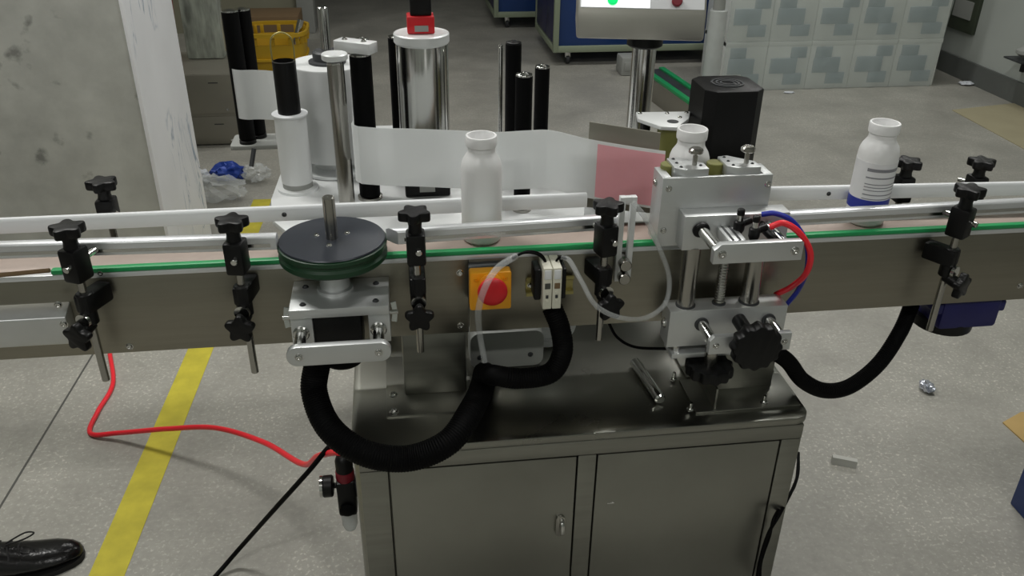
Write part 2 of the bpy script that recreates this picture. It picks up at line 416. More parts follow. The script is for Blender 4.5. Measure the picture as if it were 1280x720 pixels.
bm = nb(); prism(bm, [(0, 0), (0.028, 0.004), (0.034, 0.055), (0.034, 0.06), (0, 0.072)], (XL, YF, 0.80), (0, -1, 0), (0, 0, 1), (cr-XL, 0, 0), bev=0.002)
pc = obj('drive_cover', bm, 'aluminium', cv)
for q in ((73, 381), (80, 405)): bolt(pc, at(*q, Y=1.322), r=0.0055)
# blue gear motor under the conveyor
mc = at(1195, 395, Y=1.40)
bm = nb(); box(bm, (mc.x-0.062, 1.362, 0.695), (mc.x+0.066, 1.448, 0.764), 0.008); box(bm, (mc.x-0.074, 1.366, 0.73), (mc.x+0.078, 1.444, 0.755), 0.004)
gm = obj('gear_motor', bm, 'motor_blue', cv, label='dark blue gear motor housing')
obj('motor_cap', lathe(nb(), (mc.x-0.012, 1.425, 0), [(0.05, 0.672), (0.06, 0.676), (0.062, 0.70)], 28), 'black_plastic', gm)
# supports down to the cabinet
for a, b in ((504, 583), (880, 962)):
    xa, xb = at(a, 460, Y=1.362).x, at(b, 460, Y=1.362).x
    sp = B('support_leg', (xa, 1.362, CZ1+0.004), (xb, 1.448, CB+0.001), 'stainless', cv, 0.004)
    B('foot_flange', (xa-0.035, 1.30 if a < 800 else 1.36, CZ1), (xb+0.01, 1.50, CZ1+0.005), 'stainless', sp, 0.001)
for q in ((492, 494), (493, 531)):
    p = at(*q, Z=CZ1+0.005); bolt(cv, (p.x, max(p.y, 1.31), CZ1+0.005), (0, 0, 1), 0.007)

# ================================================================ GUIDE RAILS
def rail(p, q, back, label, cut=False):
    p, q = Vector(p), Vector(q); t = thing('guide_rail', (p+q)/2, label, 'rail')
    d = (q-p).normalized(); s = Vector((0, 0, 1)).cross(d)
    if back: prof = [(0, 0), (0.016, 0), (0.016, 0.02), (0.012, 0.026), (0.004, 0.026), (0, 0.021)]
    else: prof = [(0, 0), (0.006, -0.001), (0.022, 0), (0.022, 0.021), (0.016, 0.025), (0.004, 0.025), (0, 0.022)]
    bm = nb(); prism(bm, prof, p, s, (0, 0, 1), q-p, bev=0.001)
    if cut:
        for v in bm.verts:
            if (v.co-p).dot(d) < 0.02: v.co -= d*((v.co-p).dot(s)*0.9)
    obj('profile', bm, 'white_plastic' if back else 'rail_aluminium', t)
    if not back:
        bm = nb(); prism(bm, [(-0.0012, 0.006), (0.001, 0.006), (0.001, 0.012), (-0.0012, 0.012)], p+d*0.01, s, (0, 0, 1), (q-p)-d*0.02); obj('lip', bm, 'polished', t)
    else:
        n = max(2, int((q-p).length/0.33)); 
        for k in range(n): bolt(t, p+(q-p)*((k+0.5)/n)+Vector((0, -0.0005, 0.013)), (0, -1, 0), 0.0035, 'screw', 'dark_grey')
    return t
ZR = 0.943
def rp(px, py, Z, dy=0.0): v = at(px, py, Z=Z); return Vector((v.x, v.y+dy, 0))
def railpx(a, b, zt, back, label, cut=False, dep=0.02):
    p, q = at(*a, Z=zt), at(*b, Z=zt); hh = 0.026 if back else 0.025
    return rail((p.x, p.y-dep, zt-hh), (q.x, q.y-dep, zt-hh), back, label, cut)
railpx((-60, 301), (346, 288.5), 0.987, False, 'silver aluminium guide rail ahead of the black wheel', dep=0.022)
railpx((497, 282.4), (775, 264), 0.987, False, 'silver aluminium guide rail with pointed end beside black wheel', True, dep=0.022)
railpx((960, 262), (1420, 238), 0.987, False, 'silver aluminium guide rail between bottle roller box and blue motor', dep=0.022)
railpx((-60, 274.5), (733, 240), 0.989, True, 'white guide rail behind the bottle in front of label web', dep=0.012)
railpx((900, 234), (1420, 223.5), 0.989, True, 'white guide rail behind the labelled bottle', dep=0.012)

# ================================================================ RAIL CLAMPS
def star_knob(name, c, axis, r, h, parent, lobes=5, depth=0.16, m='black_plastic', ph=0.3):
    a, b = frame_of(Vector(axis)); W = Vector(axis).normalized()*h
    return obj(name, prism(nb(), star_poly(r, lobes, depth, 60, ph), c, a, b, W, bev=h*0.18), m, parent)
def make_clamp(label, group):
    t = thing('rail_clamp', (0, 0, 0), label, 'clamp', group)
    Cy('rod', (0, 0, 0), (0, 0, 0.235), 0.0065, 'rod_steel', t, bev=0.001)
    bm = nb(); box(bm, (-0.016, -0.018, 0.182), (0.016, 0.018, 0.24), 0.005); obj('head', bm, 'black_plastic', t)
    k = star_knob('top_knob', (0, 0, 0.262), (0, 0, 1), 0.028, 0.017, t)
    obj('neck', lathe(nb(), (0, 0, 0), [(0.013, 0.238), (0.011, 0.25), (0.013, 0.263)], 16), 'black_plastic', k)
    Cy('cross_rod', (0.004, -0.028, 0.212), (0.004, 0.049, 0.218), 0.0055, 'polished', t, bev=0.001)
    bm = nb(); box(bm, (-0.014, -0.012, 0.122), (0.014, 0.0485, 0.156), 0.005); cyl(bm, (0, 0, 0.10), (0, 0, 0.158), 0.0135, bev=0.002); obj('body', bm, 'black_plastic', t)
    Cy('washer', (0, -0.012, 0.112), (0, -0.018, 0.112), 0.013, 'polished', t)
    k2 = star_knob('star_knob', (0, -0.026, 0.092), (0, -1, 0), 0.026, 0.014, t, ph=0.9)
    Cy('neck', (0, -0.027, 0.092), (0, 0.0, 0.10), 0.011, 'black_plastic', k2)
    return t
ZC = 0.756
FC = [(133, 475, -.42, 475), (319, 465, -.18, 465), (526, 440, 0.0, 441), (748, 424, 0.28, 424), (1162, 413, 0.55, 413)]
LB = ['black rail clamp on steel rod beside the aluminium drive cover', 'black rail clamp on steel rod between drive cover and black wheel',
      'black rail clamp on steel rod between black wheel and yellow stop box', 'black rail clamp on steel rod beside the slotted sensor bracket',
      'black rail clamp on steel rod in front of the blue motor']
c0 = make_clamp(LB[0], 'front rail clamps'); clamps = [c0] + [copy_tree(c0) for _ in range(4)]
for c, (px, py, rz, dz), lb in zip(clamps, FC, LB):
    v = at(px, py, Y=1.305); c.location = (v.x, 1.3546-0.0485*math.cos(rz)-0.014*abs(math.sin(rz)), ZC); c.rotation_euler.z = rz; c['label'] = lb
    for ch in c.children:
        if ch.name.split('.')[0] == 'rod':
            lo = v.z-ZC; ch.scale.z = (0.235-lo)/0.235; ch.location.z = lo
def knob_turn(t, name, ang):
    for ch in t.children:
        if ch.name.split('.')[0] == name: ch.rotation_euler.z = ang
for c, a in zip(clamps, (0.4, -0.1, 0.2, 0.3, 0.9)): knob_turn(c, 'top_knob', a)
# rail clamps on the far side of the conveyor
def make_back_clamp(label):
    t = thing('rail_clamp', (0, 0, 0), label, 'clamp', 'rear rail clamps')
    Cy('rod', (0, 0, 0), (0, 0, 0.22), 0.0065, 'rod_steel', t)
    bm = nb(); box(bm, (-0.016, -0.018, 0.165), (0.016, 0.018, 0.22), 0.005); obj('head', bm, 'black_plastic', t)
    k = star_knob('top_knob', (0, 0, 0.238), (0, 0, 1), 0.028, 0.017, t)
    obj('neck', lathe(nb(), (0, 0, 0), [(0.013, 0.218), (0.011, 0.228), (0.013, 0.24)], 16), 'black_plastic', k)
    Cy('cross_rod', (0.024, -0.03, 0.20), (-0.02, 0.03, 0.20), 0.005, 'polished', t)
    bm = nb(); box(bm, (-0.014, -0.0615, 0.08), (0.014, 0.012, 0.115), 0.005); obj('body', bm, 'black_plastic', t)
    return t
BLB = ['black rear rail clamp in front of the concrete column', 'black rear rail clamp right behind the labelled bottle', 'black rear rail clamp beyond the labelled bottle towards the wall']
b0 = make_back_clamp(BLB[0]); bcl = [b0, copy_tree(b0), copy_tree(b0)]
for c, (px, py), lb, a in zip(bcl, ((127, 228), (1136, 202), (1228, 202)), BLB, (0.2, 0.9, 0.5)):
    v = at(px, py, Y=1.514); c.location = (v.x, 1.514, v.z-0.25); c['label'] = lb; knob_turn(c, 'top_knob', a)

# ================================================================ SEPARATING WHEEL
wx, wy = -0.121, 1.352
wh = thing('separating_wheel', (wx, wy, 0.76), 'black bottle separating wheel with green rim on aluminium motor mount', 'wheel')
obj('rim', lathe(nb(), (wx, wy, 0), [(0.02, 0.934), (0.088, 0.934), (0.092, 0.938), (0.092, 0.946), (0.088, 0.950), (0.088, 0.955), (0.0925, 0.958), (0.0925, 0.965), (0.089, 0.967)], 56), 'dark_green', wh, label='dark green rubber rim')
obj('top_plate', lathe(nb(), (wx, wy, 0), [(0.089, 0.9665), (0.0905, 0.968), (0.089, 0.970), (0.02, 0.9702)], 56), 'dark_plate', wh, label='black wheel plate')
Cy('shaft', (wx, wy, 0.936), (wx, wy, 1.046), 0.0105, 'rod_steel', wh, bev=0.002)
for a in (0.6, 2.7, 4.6): bolt(wh, (wx+0.03*math.cos(a), wy+0.03*math.sin(a), 0.970), (0, 0, 1), 0.004, 'screw', 'polished')
obj('hub', lathe(nb(), (wx, wy-0.032, 0), [(0.031, 0.889), (0.031, 0.894), (0.0255, 0.896), (0.0245, 0.93), (0.019, 0.935)], 32), 'aluminium', wh)
mx0, mx1 = -0.194, -0.03
mp_ = B('mount_plate', (mx0, 1.25, 0.872), (mx1, 1.3545, 0.889), 'aluminium', wh, 0.0015)
for x in (mx0+0.022, mx1-0.022):
    for y in (1.268, 1.33): bolt(mp_, (x, y, 0.889), (0, 0, 1), 0.0045, 'screw', 'dark_grey')
for x0, x1 in ((mx0, mx0+0.036), (mx1-0.036, mx1)):
    B('side_block', (x0, 1.256, 0.815), (x1, 1.3512, 0.872), 'aluminium', wh, 0.0015)
    xm = (x0+x1)/2-0.002
    Cy('guide_rod', (xm, 1.262, 0.842), (xm, 1.206, 0.838), 0.0095, 'polished', wh)
    obj('bushing', cyl(nb(), (xm, 1.257, 0.842), (xm, 1.250, 0.842), 0.014, bev=0.002), 'polished', wh)
bm = nb(); prism(bm, rrect(0.168, 0.036, 0.0175, 8), ((mx0+mx1)/2-0.002, 1.208, 0.834), (1, 0, 0), (0, 0, 1), (0, -0.014, 0), bev=0.0015); tb = obj('tie_bar', bm, 'aluminium', wh)
for x in (mx0+0.016, mx1-0.02): bolt(tb, (x, 1.194, 0.834), r=0.0055)
obj('drive_motor', box(nb(), (wx-0.043, 1.262, 0.782), (wx+0.043, 1.343, 0.872), 0.006), 'black_plastic', wh)
obj('motor_cap', lathe(nb(), (wx+0.004, 1.30, 0), [(0.02, 0.752), (0.034, 0.756), (0.041, 0.768), (0.042, 0.785)], 28), 'black_rubber', wh)
for x, s in ((mx0, -1), (mx1, 1)):
    p = Vector((x, 1.275, 0.862)); bm = nb(); cyl(bm, p, p+Vector((s*0.014, 0, 0)), 0.004)
    for g in (1, -1): prism(bm, [(0, -0.004), (0.016*g, -0.007), (0.018*g, 0.002), (0.002*g, 0.004)], p+Vector((s*0.009, 0, 0)), (0, 0.3, 0.95), (s*1, 0, 0), (0, 0.0025, 0))
    obj('wing_screw', bm, 'polished', wh)

# ================================================================ EMERGENCY STOP
p0, p1 = at(588, 388, Y=1.308), at(639, 339, Y=1.308)
es = thing('emergency_stop', ((p0.x+p1.x)/2, 1.355, p0.z), 'yellow emergency stop box with red mushroom button on conveyor side', 'stop button')
B('base', (p0.x, 1.328, p0.z-0.002), (p1.x, 1.3545, p1.z-0.001), 'dark_grey', es, 0.003)
obj('cover', prism(nb(), rrect(p1.x-p0.x+0.001, p1.z-p0.z, 0.004), ((p0.x+p1.x)/2, 1.329, (p0.z+p1.z)/2), (1, 0, 0), (0, 0, 1), (0, -0.023, 0), bev=0.002), 'yellow', es)
bc = at(616, 366, Y=1.275); bcz = bc.z+0.0
ec = Vector((bc.x, 0, bcz))
obj('collar', lathe(nb(), (ec.x, 1.306, ec.z), [(0.022, 0), (0.022, 0.004), (0.014, 0.008), (0.013, 0.02)], 28, axis='Y'), 'yellow', es)
obj('button', lathe(nb(), (ec.x, 1.288, ec.z), [(0.012, 0), (0.024, 0.003), (0.026, 0.008), (0.0255, 0.013), (0.021, 0.017), (0.010, 0.019), (0.001, 0.0195)], 32, axis='Y'), 'red', es, label='red mushroom push button')
for dx in (-0.026, 0.026):
    bolt(es, ((p0.x+p1.x)/2+dx, 1.306, p1.z-0.012), (0, -1, 0), 0.0035, 'screw', 'yellow')

# ================================================================ SENSOR AMPLIFIERS
r0, r1 = at(657, 370, Y=1.348), at(717, 342, Y=1.348)
dr = thing('mounting_rail', ((r0.x+r1.x)/2, 1.355, r0.z), 'short slotted metal mounting rail behind the two sensor amplifiers', 'rail')
zc = (r0.z+r1.z)/2
B('web_strip', (r0.x, 1.350, zc-0.012), (r1.x, 1.3545, zc+0.012), 'brass', dr)
for s in (-1, 1): B('flange', (r0.x, 1.342, zc+s*0.015-0.0035), (r1.x, 1.346, zc+s*0.015+0.0035), 'brass', dr); B('flange', (r0.x, 1.342, zc+s*0.0115-0.0008), (r1.x, 1.353, zc+s*0.0115+0.0008), 'brass', dr)
bolt(dr, (r0.x+0.008, 1.350, zc), r=0.004, name='screw')
a0, a1 = at(678, 388, Y=1.285), at(704, 336, Y=1.285)
amps = []
for k in range(2):
    wd = (a1.x-a0.x)/2; x0 = a0.x+k*wd+0.0006; x1 = x0+wd-0.0012
    t = thing('sensor_amplifier', ((x0+x1)/2, 1.32, a0.z), ['slim cream sensor amplifier, the unit nearer the yellow stop box', 'slim cream sensor amplifier, the unit nearer the slotted sensor bracket'][k], 'amplifier', 'sensor amplifiers')
    B('case', (x0, 1.288, a0.z), (x1, 1.341, a1.z), 'beige_plastic', t, 0.0015)
    B('cover_ridge', (x0+0.002, 1.2865, a1.z-0.021), (x1-0.002, 1.29, a1.z-0.003), 'white_plastic', t, 0.001)
    zz = a0.z+(a1.z-a0.z)*0.58
    B('display', (x0+0.003, 1.287, zz-0.006), (x1-0.003, 1.29, zz+0.005), 'display' if k == 0 else 'brown', t, 0.0005)
    for f in (0.40, 0.31, 0.2): B('button', (x0+0.005, 1.2868, a0.z+(a1.z-a0.z)*f-0.003), (x1-0.006, 1.29, a0.z+(a1.z-a0.z)*f+0.003), 'dark_grey' if f == 0.31 else 'beige_plastic', t, 0.0005)
B('end_stop', (a0.x-0.013, 1.30, a0.z+0.012), (a0.x-0.001, 1.341, a1.z-0.008), 'black_plastic', bev=0.003, label='black end clamp on mounting rail towards the stop box', cat='clamp')
B('end_stop', (a1.x+0.001, 1.30, a0.z+0.012), (a1.x+0.010, 1.341, a1.z-0.008), 'black_plastic', bev=0.003, label='black end clamp on mounting rail towards the sensor bracket', cat='clamp')

# ================================================================ CONDUITS, CABLES
def path(*a): return [at(q[0], q[1], Y=q[2]) for q in a]
bm = nb(); conduit(bm, path((397, 452, 1.27), (393, 490, 1.25), (412, 535, 1.2), (455, 566, 1.165), (510, 573, 1.16), (560, 553, 1.168), (588, 515, 1.22), (602, 485, 1.33), (606, 466, 1.41)), 0.0235)
obj('conduit', bm, 'black_rubber', label='thick black corrugated conduit looping below the black wheel', cat='hose')
bm = nb(); conduit(bm, path((690, 384, 1.325), (700, 410, 1.305), (703, 440, 1.28), (688, 466, 1.27), (650, 473, 1.265), (618, 469, 1.27), (603, 468, 1.315)), 0.0195)
obj('conduit', bm, 'black_rubber', label='black corrugated conduit looping down from the sensor amplifiers', cat='hose')
bm = nb(); conduit(bm, path((962, 436, 1.275), (985, 452, 1.28), (1003, 475, 1.29), (1030, 488, 1.31), (1062, 483, 1.33), (1098, 455, 1.36), (1125, 415, 1.39), (1140, 380, 1.42)), 0.016)
obj('conduit', bm, 'black_rubber', label='black corrugated conduit sagging from big star knob to blue motor', cat='hose')
bm = nb(); tube(bm, path((606, 452, 1.30), (600, 420, 1.30), (598, 390, 1.265), (606, 360, 1.25), (622, 335, 1.27), (645, 320, 1.30)), 0.0058); t = obj('sensor_cable', bm, 'clear_tube', label='clear sleeved sensor cable arching over the red stop button', cat='cable')
bm = nb(); tube(bm, path((640, 323, 1.30), (655, 316, 1.305), (672, 318, 1.31), (682, 328, 1.315), (685, 342, 1.315)), 0.0024, n=8)
tube(bm, path((640, 322, 1.303), (660, 314, 1.308), (676, 318, 1.313), (684, 330, 1.318)), 0.002, n=8); obj('fiber_lead', bm, 'black_rubber', t)
bm = nb(); tube(bm, path((703, 322, 1.315), (712, 326, 1.30), (727, 352, 1.27), (745, 382, 1.245), (775, 397, 1.25), (808, 397, 1.27), (832, 378, 1.29), (836, 345, 1.31), (822, 305, 1.30), (806, 272, 1.29), (791, 253, 1.30)), 0.0046)
t = obj('sensor_cable', bm, 'clear_tube', label='clear sleeved sensor cable hanging in a loop below slotted bracket', cat='cable')
bm = nb()
for dx in (0, 6): tube(bm, path((692+dx, 340, 1.315), (694+dx, 330, 1.315), (699+dx*.8, 322, 1.315), (708, 323, 1.312)), 0.0022, n=8)
obj('fiber_lead', bm, 'black_rubber', t)
bm = nb(); p = [at(760, 402, Y=1.42), at(772, 422, Y=1.42), at(795, 434, Y=1.40), at(838, 436, Y=1.34)]; tube(bm, p, 0.003, n=8)
obj('cable', bm, 'black_rubber', label='thin black cable drooping below conveyor to the clamping unit', cat='cable')
bm = nb(); tube(bm, path((998, 566, 1.42), (996, 598, 1.32), (976, 640, 1.20), (960, 668, 1.185), (949, 705, 1.18), (945, 740, 1.18)), 0.0035, n=8)
tube(bm, path((998, 575, 1.42), (993, 608, 1.31), (969, 644, 1.195), (962, 670, 1.19), (951, 705, 1.19), (951, 740, 1.19)), 0.003, n=8)
obj('cable', bm, 'black_rubber', label='thin black cable pair hanging down the side of machine cabinet', cat='cable')
# dark cord at the conveyor end
bm = nb(); tube(bm, path((-30, 347, 1.352), (20, 342, 1.352), (62, 338, 1.352)), 0.004, n=8); obj('cord', bm, 'brown', label='dark brown cord along the conveyor edge before the green strip', cat='cord')

# ================================================================ SLOTTED SENSOR BRACKET
s0, s1 = at(777, 349, Y=1.335), at(797, 246, Y=1.335)
sb = thing('sensor_bracket', ((s0.x+s1.x)/2, 1.34, s0.z), 'pale slotted bracket with two knurled screws on conveyor side', 'bracket')
sx0, sx1 = s1.x-0.030, s1.x
B('slot_bar', (sx0, 1.334, s0.z-0.004), (sx0+0.010, 1.346, s1.z), 'white_alu', sb, 0.001)
B('slot_bar', (sx1-0.010, 1.334, s0.z-0.004), (sx1, 1.346, s1.z), 'white_alu', sb, 0.001)
for z0, z1 in ((s0.z-0.004, s0.z+0.004), (s1.z-0.012, s1.z)): B('end_bar', (sx0+0.009, 1.335, z0), (sx1-0.009, 1.345, z1), 'white_alu', sb, 0.001)
for f in (0.02, 0.19):
    z = s0.z+0.004+(s1.z-s0.z)*f; Cy('knurled_screw', ((sx0+sx1)/2, 1.3545, z), ((sx0+sx1)/2, 1.318, z), 0.011, 'rod_steel', sb, bev=0.0015)

# ================================================================ CLAMPING / ROLLER UNIT
# open box that holds the press rollers
f0, f1 = at(829, 224, Y=1.318), at(967, 217, Y=1.318)
rb = thing('roller_box', ((f0.x+f1.x)/2, 1.345, 0.94), 'open aluminium roller box pressing the bottle against the label', 'roller unit')
bx0, bx1, bz1, bz0 = f0.x, f1.x, (f0.z+f1.z)/2, 0.94
B('front_wall', (bx0, 1.318, bz0), (bx1, 1.325, bz1), 'aluminium', rb, 0.001)
B('end_wall', (bx0, 1.325, bz0), (bx0+0.016, 1.374, bz1), 'aluminium', rb, 0.001)
B('end_wall', (bx1-0.016, 1.325, bz0), (bx1, 1.374, bz1), 'aluminium', rb, 0.001)
B('bottom', (bx0+0.016, 1.325, bz0), (bx1-0.016, 1.374, bz0+0.01), 'aluminium', rb)
for q in ((836, 236), (960, 230), (829, 288)): bolt(rb, at(*q, Y=1.318), r=0.0048)
pl = at(814, 228, Y=1.355); bolt(rb, (bx0, 1.355, pl.z), (-1, 0, 0), 0.006)
for (tx, ty, sg) in ((858, 206, 1), (920, 202, 1)):
    b = at(tx, ty, Z=bz1+0.004); c = Vector((b.x, 1.353, bz1))
    poly = [(-0.032, 0.03), (-0.014, 0.034), (0.026, 0.0), (0.026, -0.028), (-0.018, -0.028), (-0.032, -0.018)]
    bl = obj('roller_bracket', prism(nb(), poly, (c.x, c.y, bz1-0.008), (1, 0, 0), (0, 1, 0), (0, 0, 0.020), bev=0.001), 'aluminium', rb)
    for u, v in ((-0.022, 0.024), (-0.022, 0.004), (0.016, -0.012), (-0.02, -0.016)): bolt(bl, (c.x+u, c.y+v, bz1+0.012), (0, 0, 1), 0.0025, 'screw', 'dark_grey')
    Cy('thumb_screw', (c.x+0.006, c.y-0.008, bz1+0.010), (c.x+0.006, c.y-0.008, bz1+0.035), 0.0042, 'rod_steel', rb)
    obj('screw_head', lathe(nb(), (c.x+0.006, c.y-0.008, bz1), [(0.010, 0.033), (0.0125, 0.035), (0.0125, 0.040), (0.009, 0.043)], 20), 'rod_steel', rb)
for rx in (at(893, 206, Y=1.37).x, at(836, 205, Y=1.37).x): Cy('press_roller', (rx, 1.366, bz0+0.012), (rx, 1.366, bz1+0.008), 0.0155, 'olive_rubber', rb, bev=0.001)

cu = thing('clamping_unit', (0.58, 1.29, 0.62), 'aluminium clamping unit with columns, air cylinder and black star knobs', 'clamping unit')
u0, u1 = at(856, 270, Z=1.012), at(987, 263.6, Z=1.012)
ux0, ux1, uz0 = u0.x, u1.x, at(862, 313, Y=1.282).z
ub = B('upper_block', (ux0, 1.282, uz0), (ux1, 1.3178, 1.012), 'aluminium', cu, 0.0015)
l0, l1 = at(838, 390, Z=.83), at(986, 382, Z=.83); lzb = at(840, 434, Y=1.274).z
lb_ = B('lower_block', (l0.x, 1.274, lzb), (l1.x, 1.318, 0.83), 'aluminium', cu, 0.0015)
Cy('column', (at(857, 380, Y=1.295).x, 1.296, 0.825), (at(857, 380, Y=1.295).x, 1.296, uz0+0.004 if False else uz0+0.002), 0.0155, 'rod_steel', cu, n=28)
# columns stand between the two blocks
cX = [at(857, 380, Y=1.295).x, at(899, 376, Y=1.295).x, at(937, 372, Y=1.295).x]
Cy('column', (cX[2], 1.296, 0.825), (cX[2], 1.296, 0.955), 0.0165, 'rod_steel', cu, n=28)
bm = nb(); n = 46
tube(bm, [(cX[1], 1.296, 0.826+0.13*k/n) for k in range(n+1)], 0.0095, n=14, smooth=False, radii=lambda i, m: 0.0098 if i % 2 else 0.0086); obj('lead_screw', bm, 'rod_steel', cu)
for x, r in zip(cX, (0.018, 0.0125, 0.019)): obj('bushing', lathe(nb(), (x, 1.296, 0), [(r, 0.829), (r, 0.832), (r-0.003, 0.833)], 24), 'dark_grey', cu)
# sliding carriage above: guide rods, air cylinder, tie plate
t0, t1 = at(891, 328, Y=1.205), at(1006, 302, Y=1.205)
tz0, tz1 = at(945, 328, Y=1.205).z, at(945, 304, Y=1.205).z
bm = nb(); prism(bm, [(0, 0), (t1.x-t0.x, 0), (t1.x-t0.x, tz1-tz0-0.004), (t1.x-t0.x-0.004, tz1-tz0), (0.012, tz1-tz0), (0, tz1-tz0-0.010)], (t0.x, 1.205, tz0), (1, 0, 0), (0, 0, 1), (0, 0.014, 0), bev=0.0012)
tp = obj('tie_plate', bm, 'aluminium', cu)
for x in (t0.x+0.014, t1.x-0.014): bolt(tp, (x, 1.205, (tz0+tz1)/2), r=0.0062)
gz = (tz0+tz1)/2
for x in (t0.x+0.014, t1.x-0.02):
    Cy('guide_rod', (x-0.012 if x < 0.55 else x-0.012, 1.283, gz+0.012), (x, 1.218, gz), 0.0095, 'polished', cu)
obj('bushing', cyl(nb(), (t0.x+0.002, 1.283, gz+0.012), (t0.x+0.002, 1.275, gz+0.010), 0.015, bev=0.002), 'black_plastic', cu)
ac = obj('air_cylinder', box(nb(), (t0.x+0.03, 1.222, gz-0.004), (t0.x+0.062, 1.281, gz+0.016), 0.003), 'aluminium', cu)
for k in (0, 1): B('groove', (t0.x+0.036+k*0.012, 1.224, gz+0.0155), (t0.x+0.040+k*0.012, 1.279, gz+0.0168), 'dark_grey', ac)
Cy('stop_bar', (t1.x-0.045, 1.282, gz+0.014), (t1.x-0.038, 1.225, gz+0.008), 0.008, 'black_plastic', cu)
for (px, py, yy) in ((926, 268, 1.265), (944, 284, 1.235)):
    v = at(px, py, Y=yy); z0 = gz+0.016
    bm = nb(); lathe(bm, (v.x, yy, 0), [(0.007, z0-0.006), (0.0095, z0), (0.0095, z0+0.014), (0.0075, z0+0.016)], 16); cyl(bm, (v.x, yy, z0+0.009), (v.x+0.022, yy+0.008, z0+0.012), 0.0065, n=14)
    fv = obj('flow_valve', bm, 'black_plastic', cu)
    Cy('stem', (v.x, yy, z0+0.015), (v.x, yy, z0+0.028), 0.0055, 'polished', fv)
    obj('cap', lathe(nb(), (v.x, yy, 0), [(0.0065, z0+0.027), (0.0065, z0+0.036), (0.005, z0+0.0375)], 14), 'black_plastic', fv)
# lower carriage and knobs
k0, k1 = at(886, 437, Y=1.215), at(991, 415, Y=1.215)
kz0, kz1 = at(940, 440, Y=1.215).z, at(940, 419, Y=1.215).z
bm = nb(); prism(bm, [(0, 0), (k1.x-k0.x, 0), (k1.x-k0.x, kz1-kz0), (0.008, kz1-kz0), (0, kz1-kz0-0.008)], (k0.x, 1.215, kz0), (1, 0, 0), (0, 0, 1), (0, 0.012, 0), bev=0.0012)
kp = obj('tie_plate', bm, 'aluminium', cu)
for x in (k0.x+0.012, k1.x-0.012):
    bolt(kp, (x, 1.215, (kz0+kz1)/2), r=0.005)
    Cy('guide_rod', (x-0.008, 1.275, (kz0+kz1)/2+0.012), (x, 1.225, (kz0+kz1)/2), 0.0095, 'polished', cu)
    obj('bushing', cyl(nb(), (x-0.008, 1.2745, (kz0+kz1)/2+0.011), (x-0.008, 1.270, (kz0+kz1)/2+0.011), 0.013), 'dark_grey', cu)
kc = at(945, 433, Y=1.19)
bm = nb(); prism(bm, star_poly(0.046, 12, 0.05, 120), (kc.x, 1.178, kc.z), (1, 0, 0), (0, 0, 1), (0, 0.026, 0), bev=0.005); kn = obj('hand_knob', bm, 'black_plastic', cu)
Cy('neck', (kc.x, 1.203, kc.z), (kc.x, 1.275, kc.z+0.004), 0.013, 'black_plastic', kn)
kq = at(886, 462, Y=1.262)
bm = nb(); prism(bm, star_poly(0.045, 12, 0.05, 120), (kq.x, 1.262, kq.z-0.008), (1, 0, 0), (0, 1, 0), (0, 0, 0.024), bev=0.005); kn = obj('hand_knob', bm, 'black_plastic', cu)
Cy('neck', (kq.x, 1.262, kq.z+0.012), (kq.x, 1.262, lzb+0.004), 0.012, 'rod_steel', kn)
bp0, bp1 = at(839, 449, Y=1.268), at(921, 437, Y=1.268)
B('bottom_plate', (bp0.x, 1.268, bp0.z), (bp1.x+0.02, 1.316, bp1.z-0.002), 'aluminium', cu, 0.0015)
for x in (bp0.x+0.012, bp1.x): Cy('spacer', (x, 1.285, bp1.z-0.004), (x, 1.285, lzb+0.003), 0.008, 'polished', cu)
bolt(cu, (l0.x, 1.296, 0.795), (-1, 0, 0), 0.008)
# stand on the cabinet top
st0, st1 = at(880, 500, Y=1.31), at(962, 500, Y=1.31)
sd = B('stand', (st0.x, 1.312, CZ1), (st1.x-0.002, 1.352, lzb+0.02), 'stainless', cu, 0.002)
B('gusset', (st0.x-0.004, 1.25, CZ1+0.004), (st0.x, 1.352, CZ1+0.05), 'stainless', sd, 0.0005)
B('foot_flange', (st0.x-0.04, 1.245, CZ1), (st1.x+0.03, 1.352, CZ1+0.004), 'stainless', sd, 0.0008)
for q in ((842, 474), (863, 512), (955, 503)):
    v = at(*q, Z=CZ1+0.004); bolt(sd, (v.x, max(v.y, 1.25), CZ1+0.004), (0, 0, 1), 0.006); Cy('stud', (v.x, max(v.y, 1.25), CZ1+0.004), (v.x, max(v.y, 1.25), CZ1+0.02), 0.0032, 'polished', sd)
# air tubes
bm = nb(); tube(bm, path((952, 268, 1.27), (970, 267, 1.26), (992, 278, 1.25), (1008, 305, 1.24), (1009, 335, 1.25), (998, 362, 1.28), (984, 380, 1.31)), 0.0046)
obj('air_tube', bm, 'blue_hose', label='blue air tube curving round the clamping unit tie plate', cat='tube')
bm = nb(); tube(bm, path((962, 284, 1.24), (980, 279, 1.235), (1000, 292, 1.225), (1013, 316, 1.22), (1008, 341, 1.235), (990, 358, 1.28), (970, 368, 1.325)), 0.0054)
obj('air_tube', bm, 'red_hose', label='red air tube curving round the clamping unit tie plate', cat='tube')
# loose steel rod lying on the cabinet
bm = nb(); cyl(bm, at(793, 452, Z=CZ1+0.0115), at(826, 500, Z=CZ1+0.0115), 0.011, n=20, bev=0.003); obj('steel_rod', bm, 'polished', label='loose polished steel rod lying on the cabinet top', cat='rod')
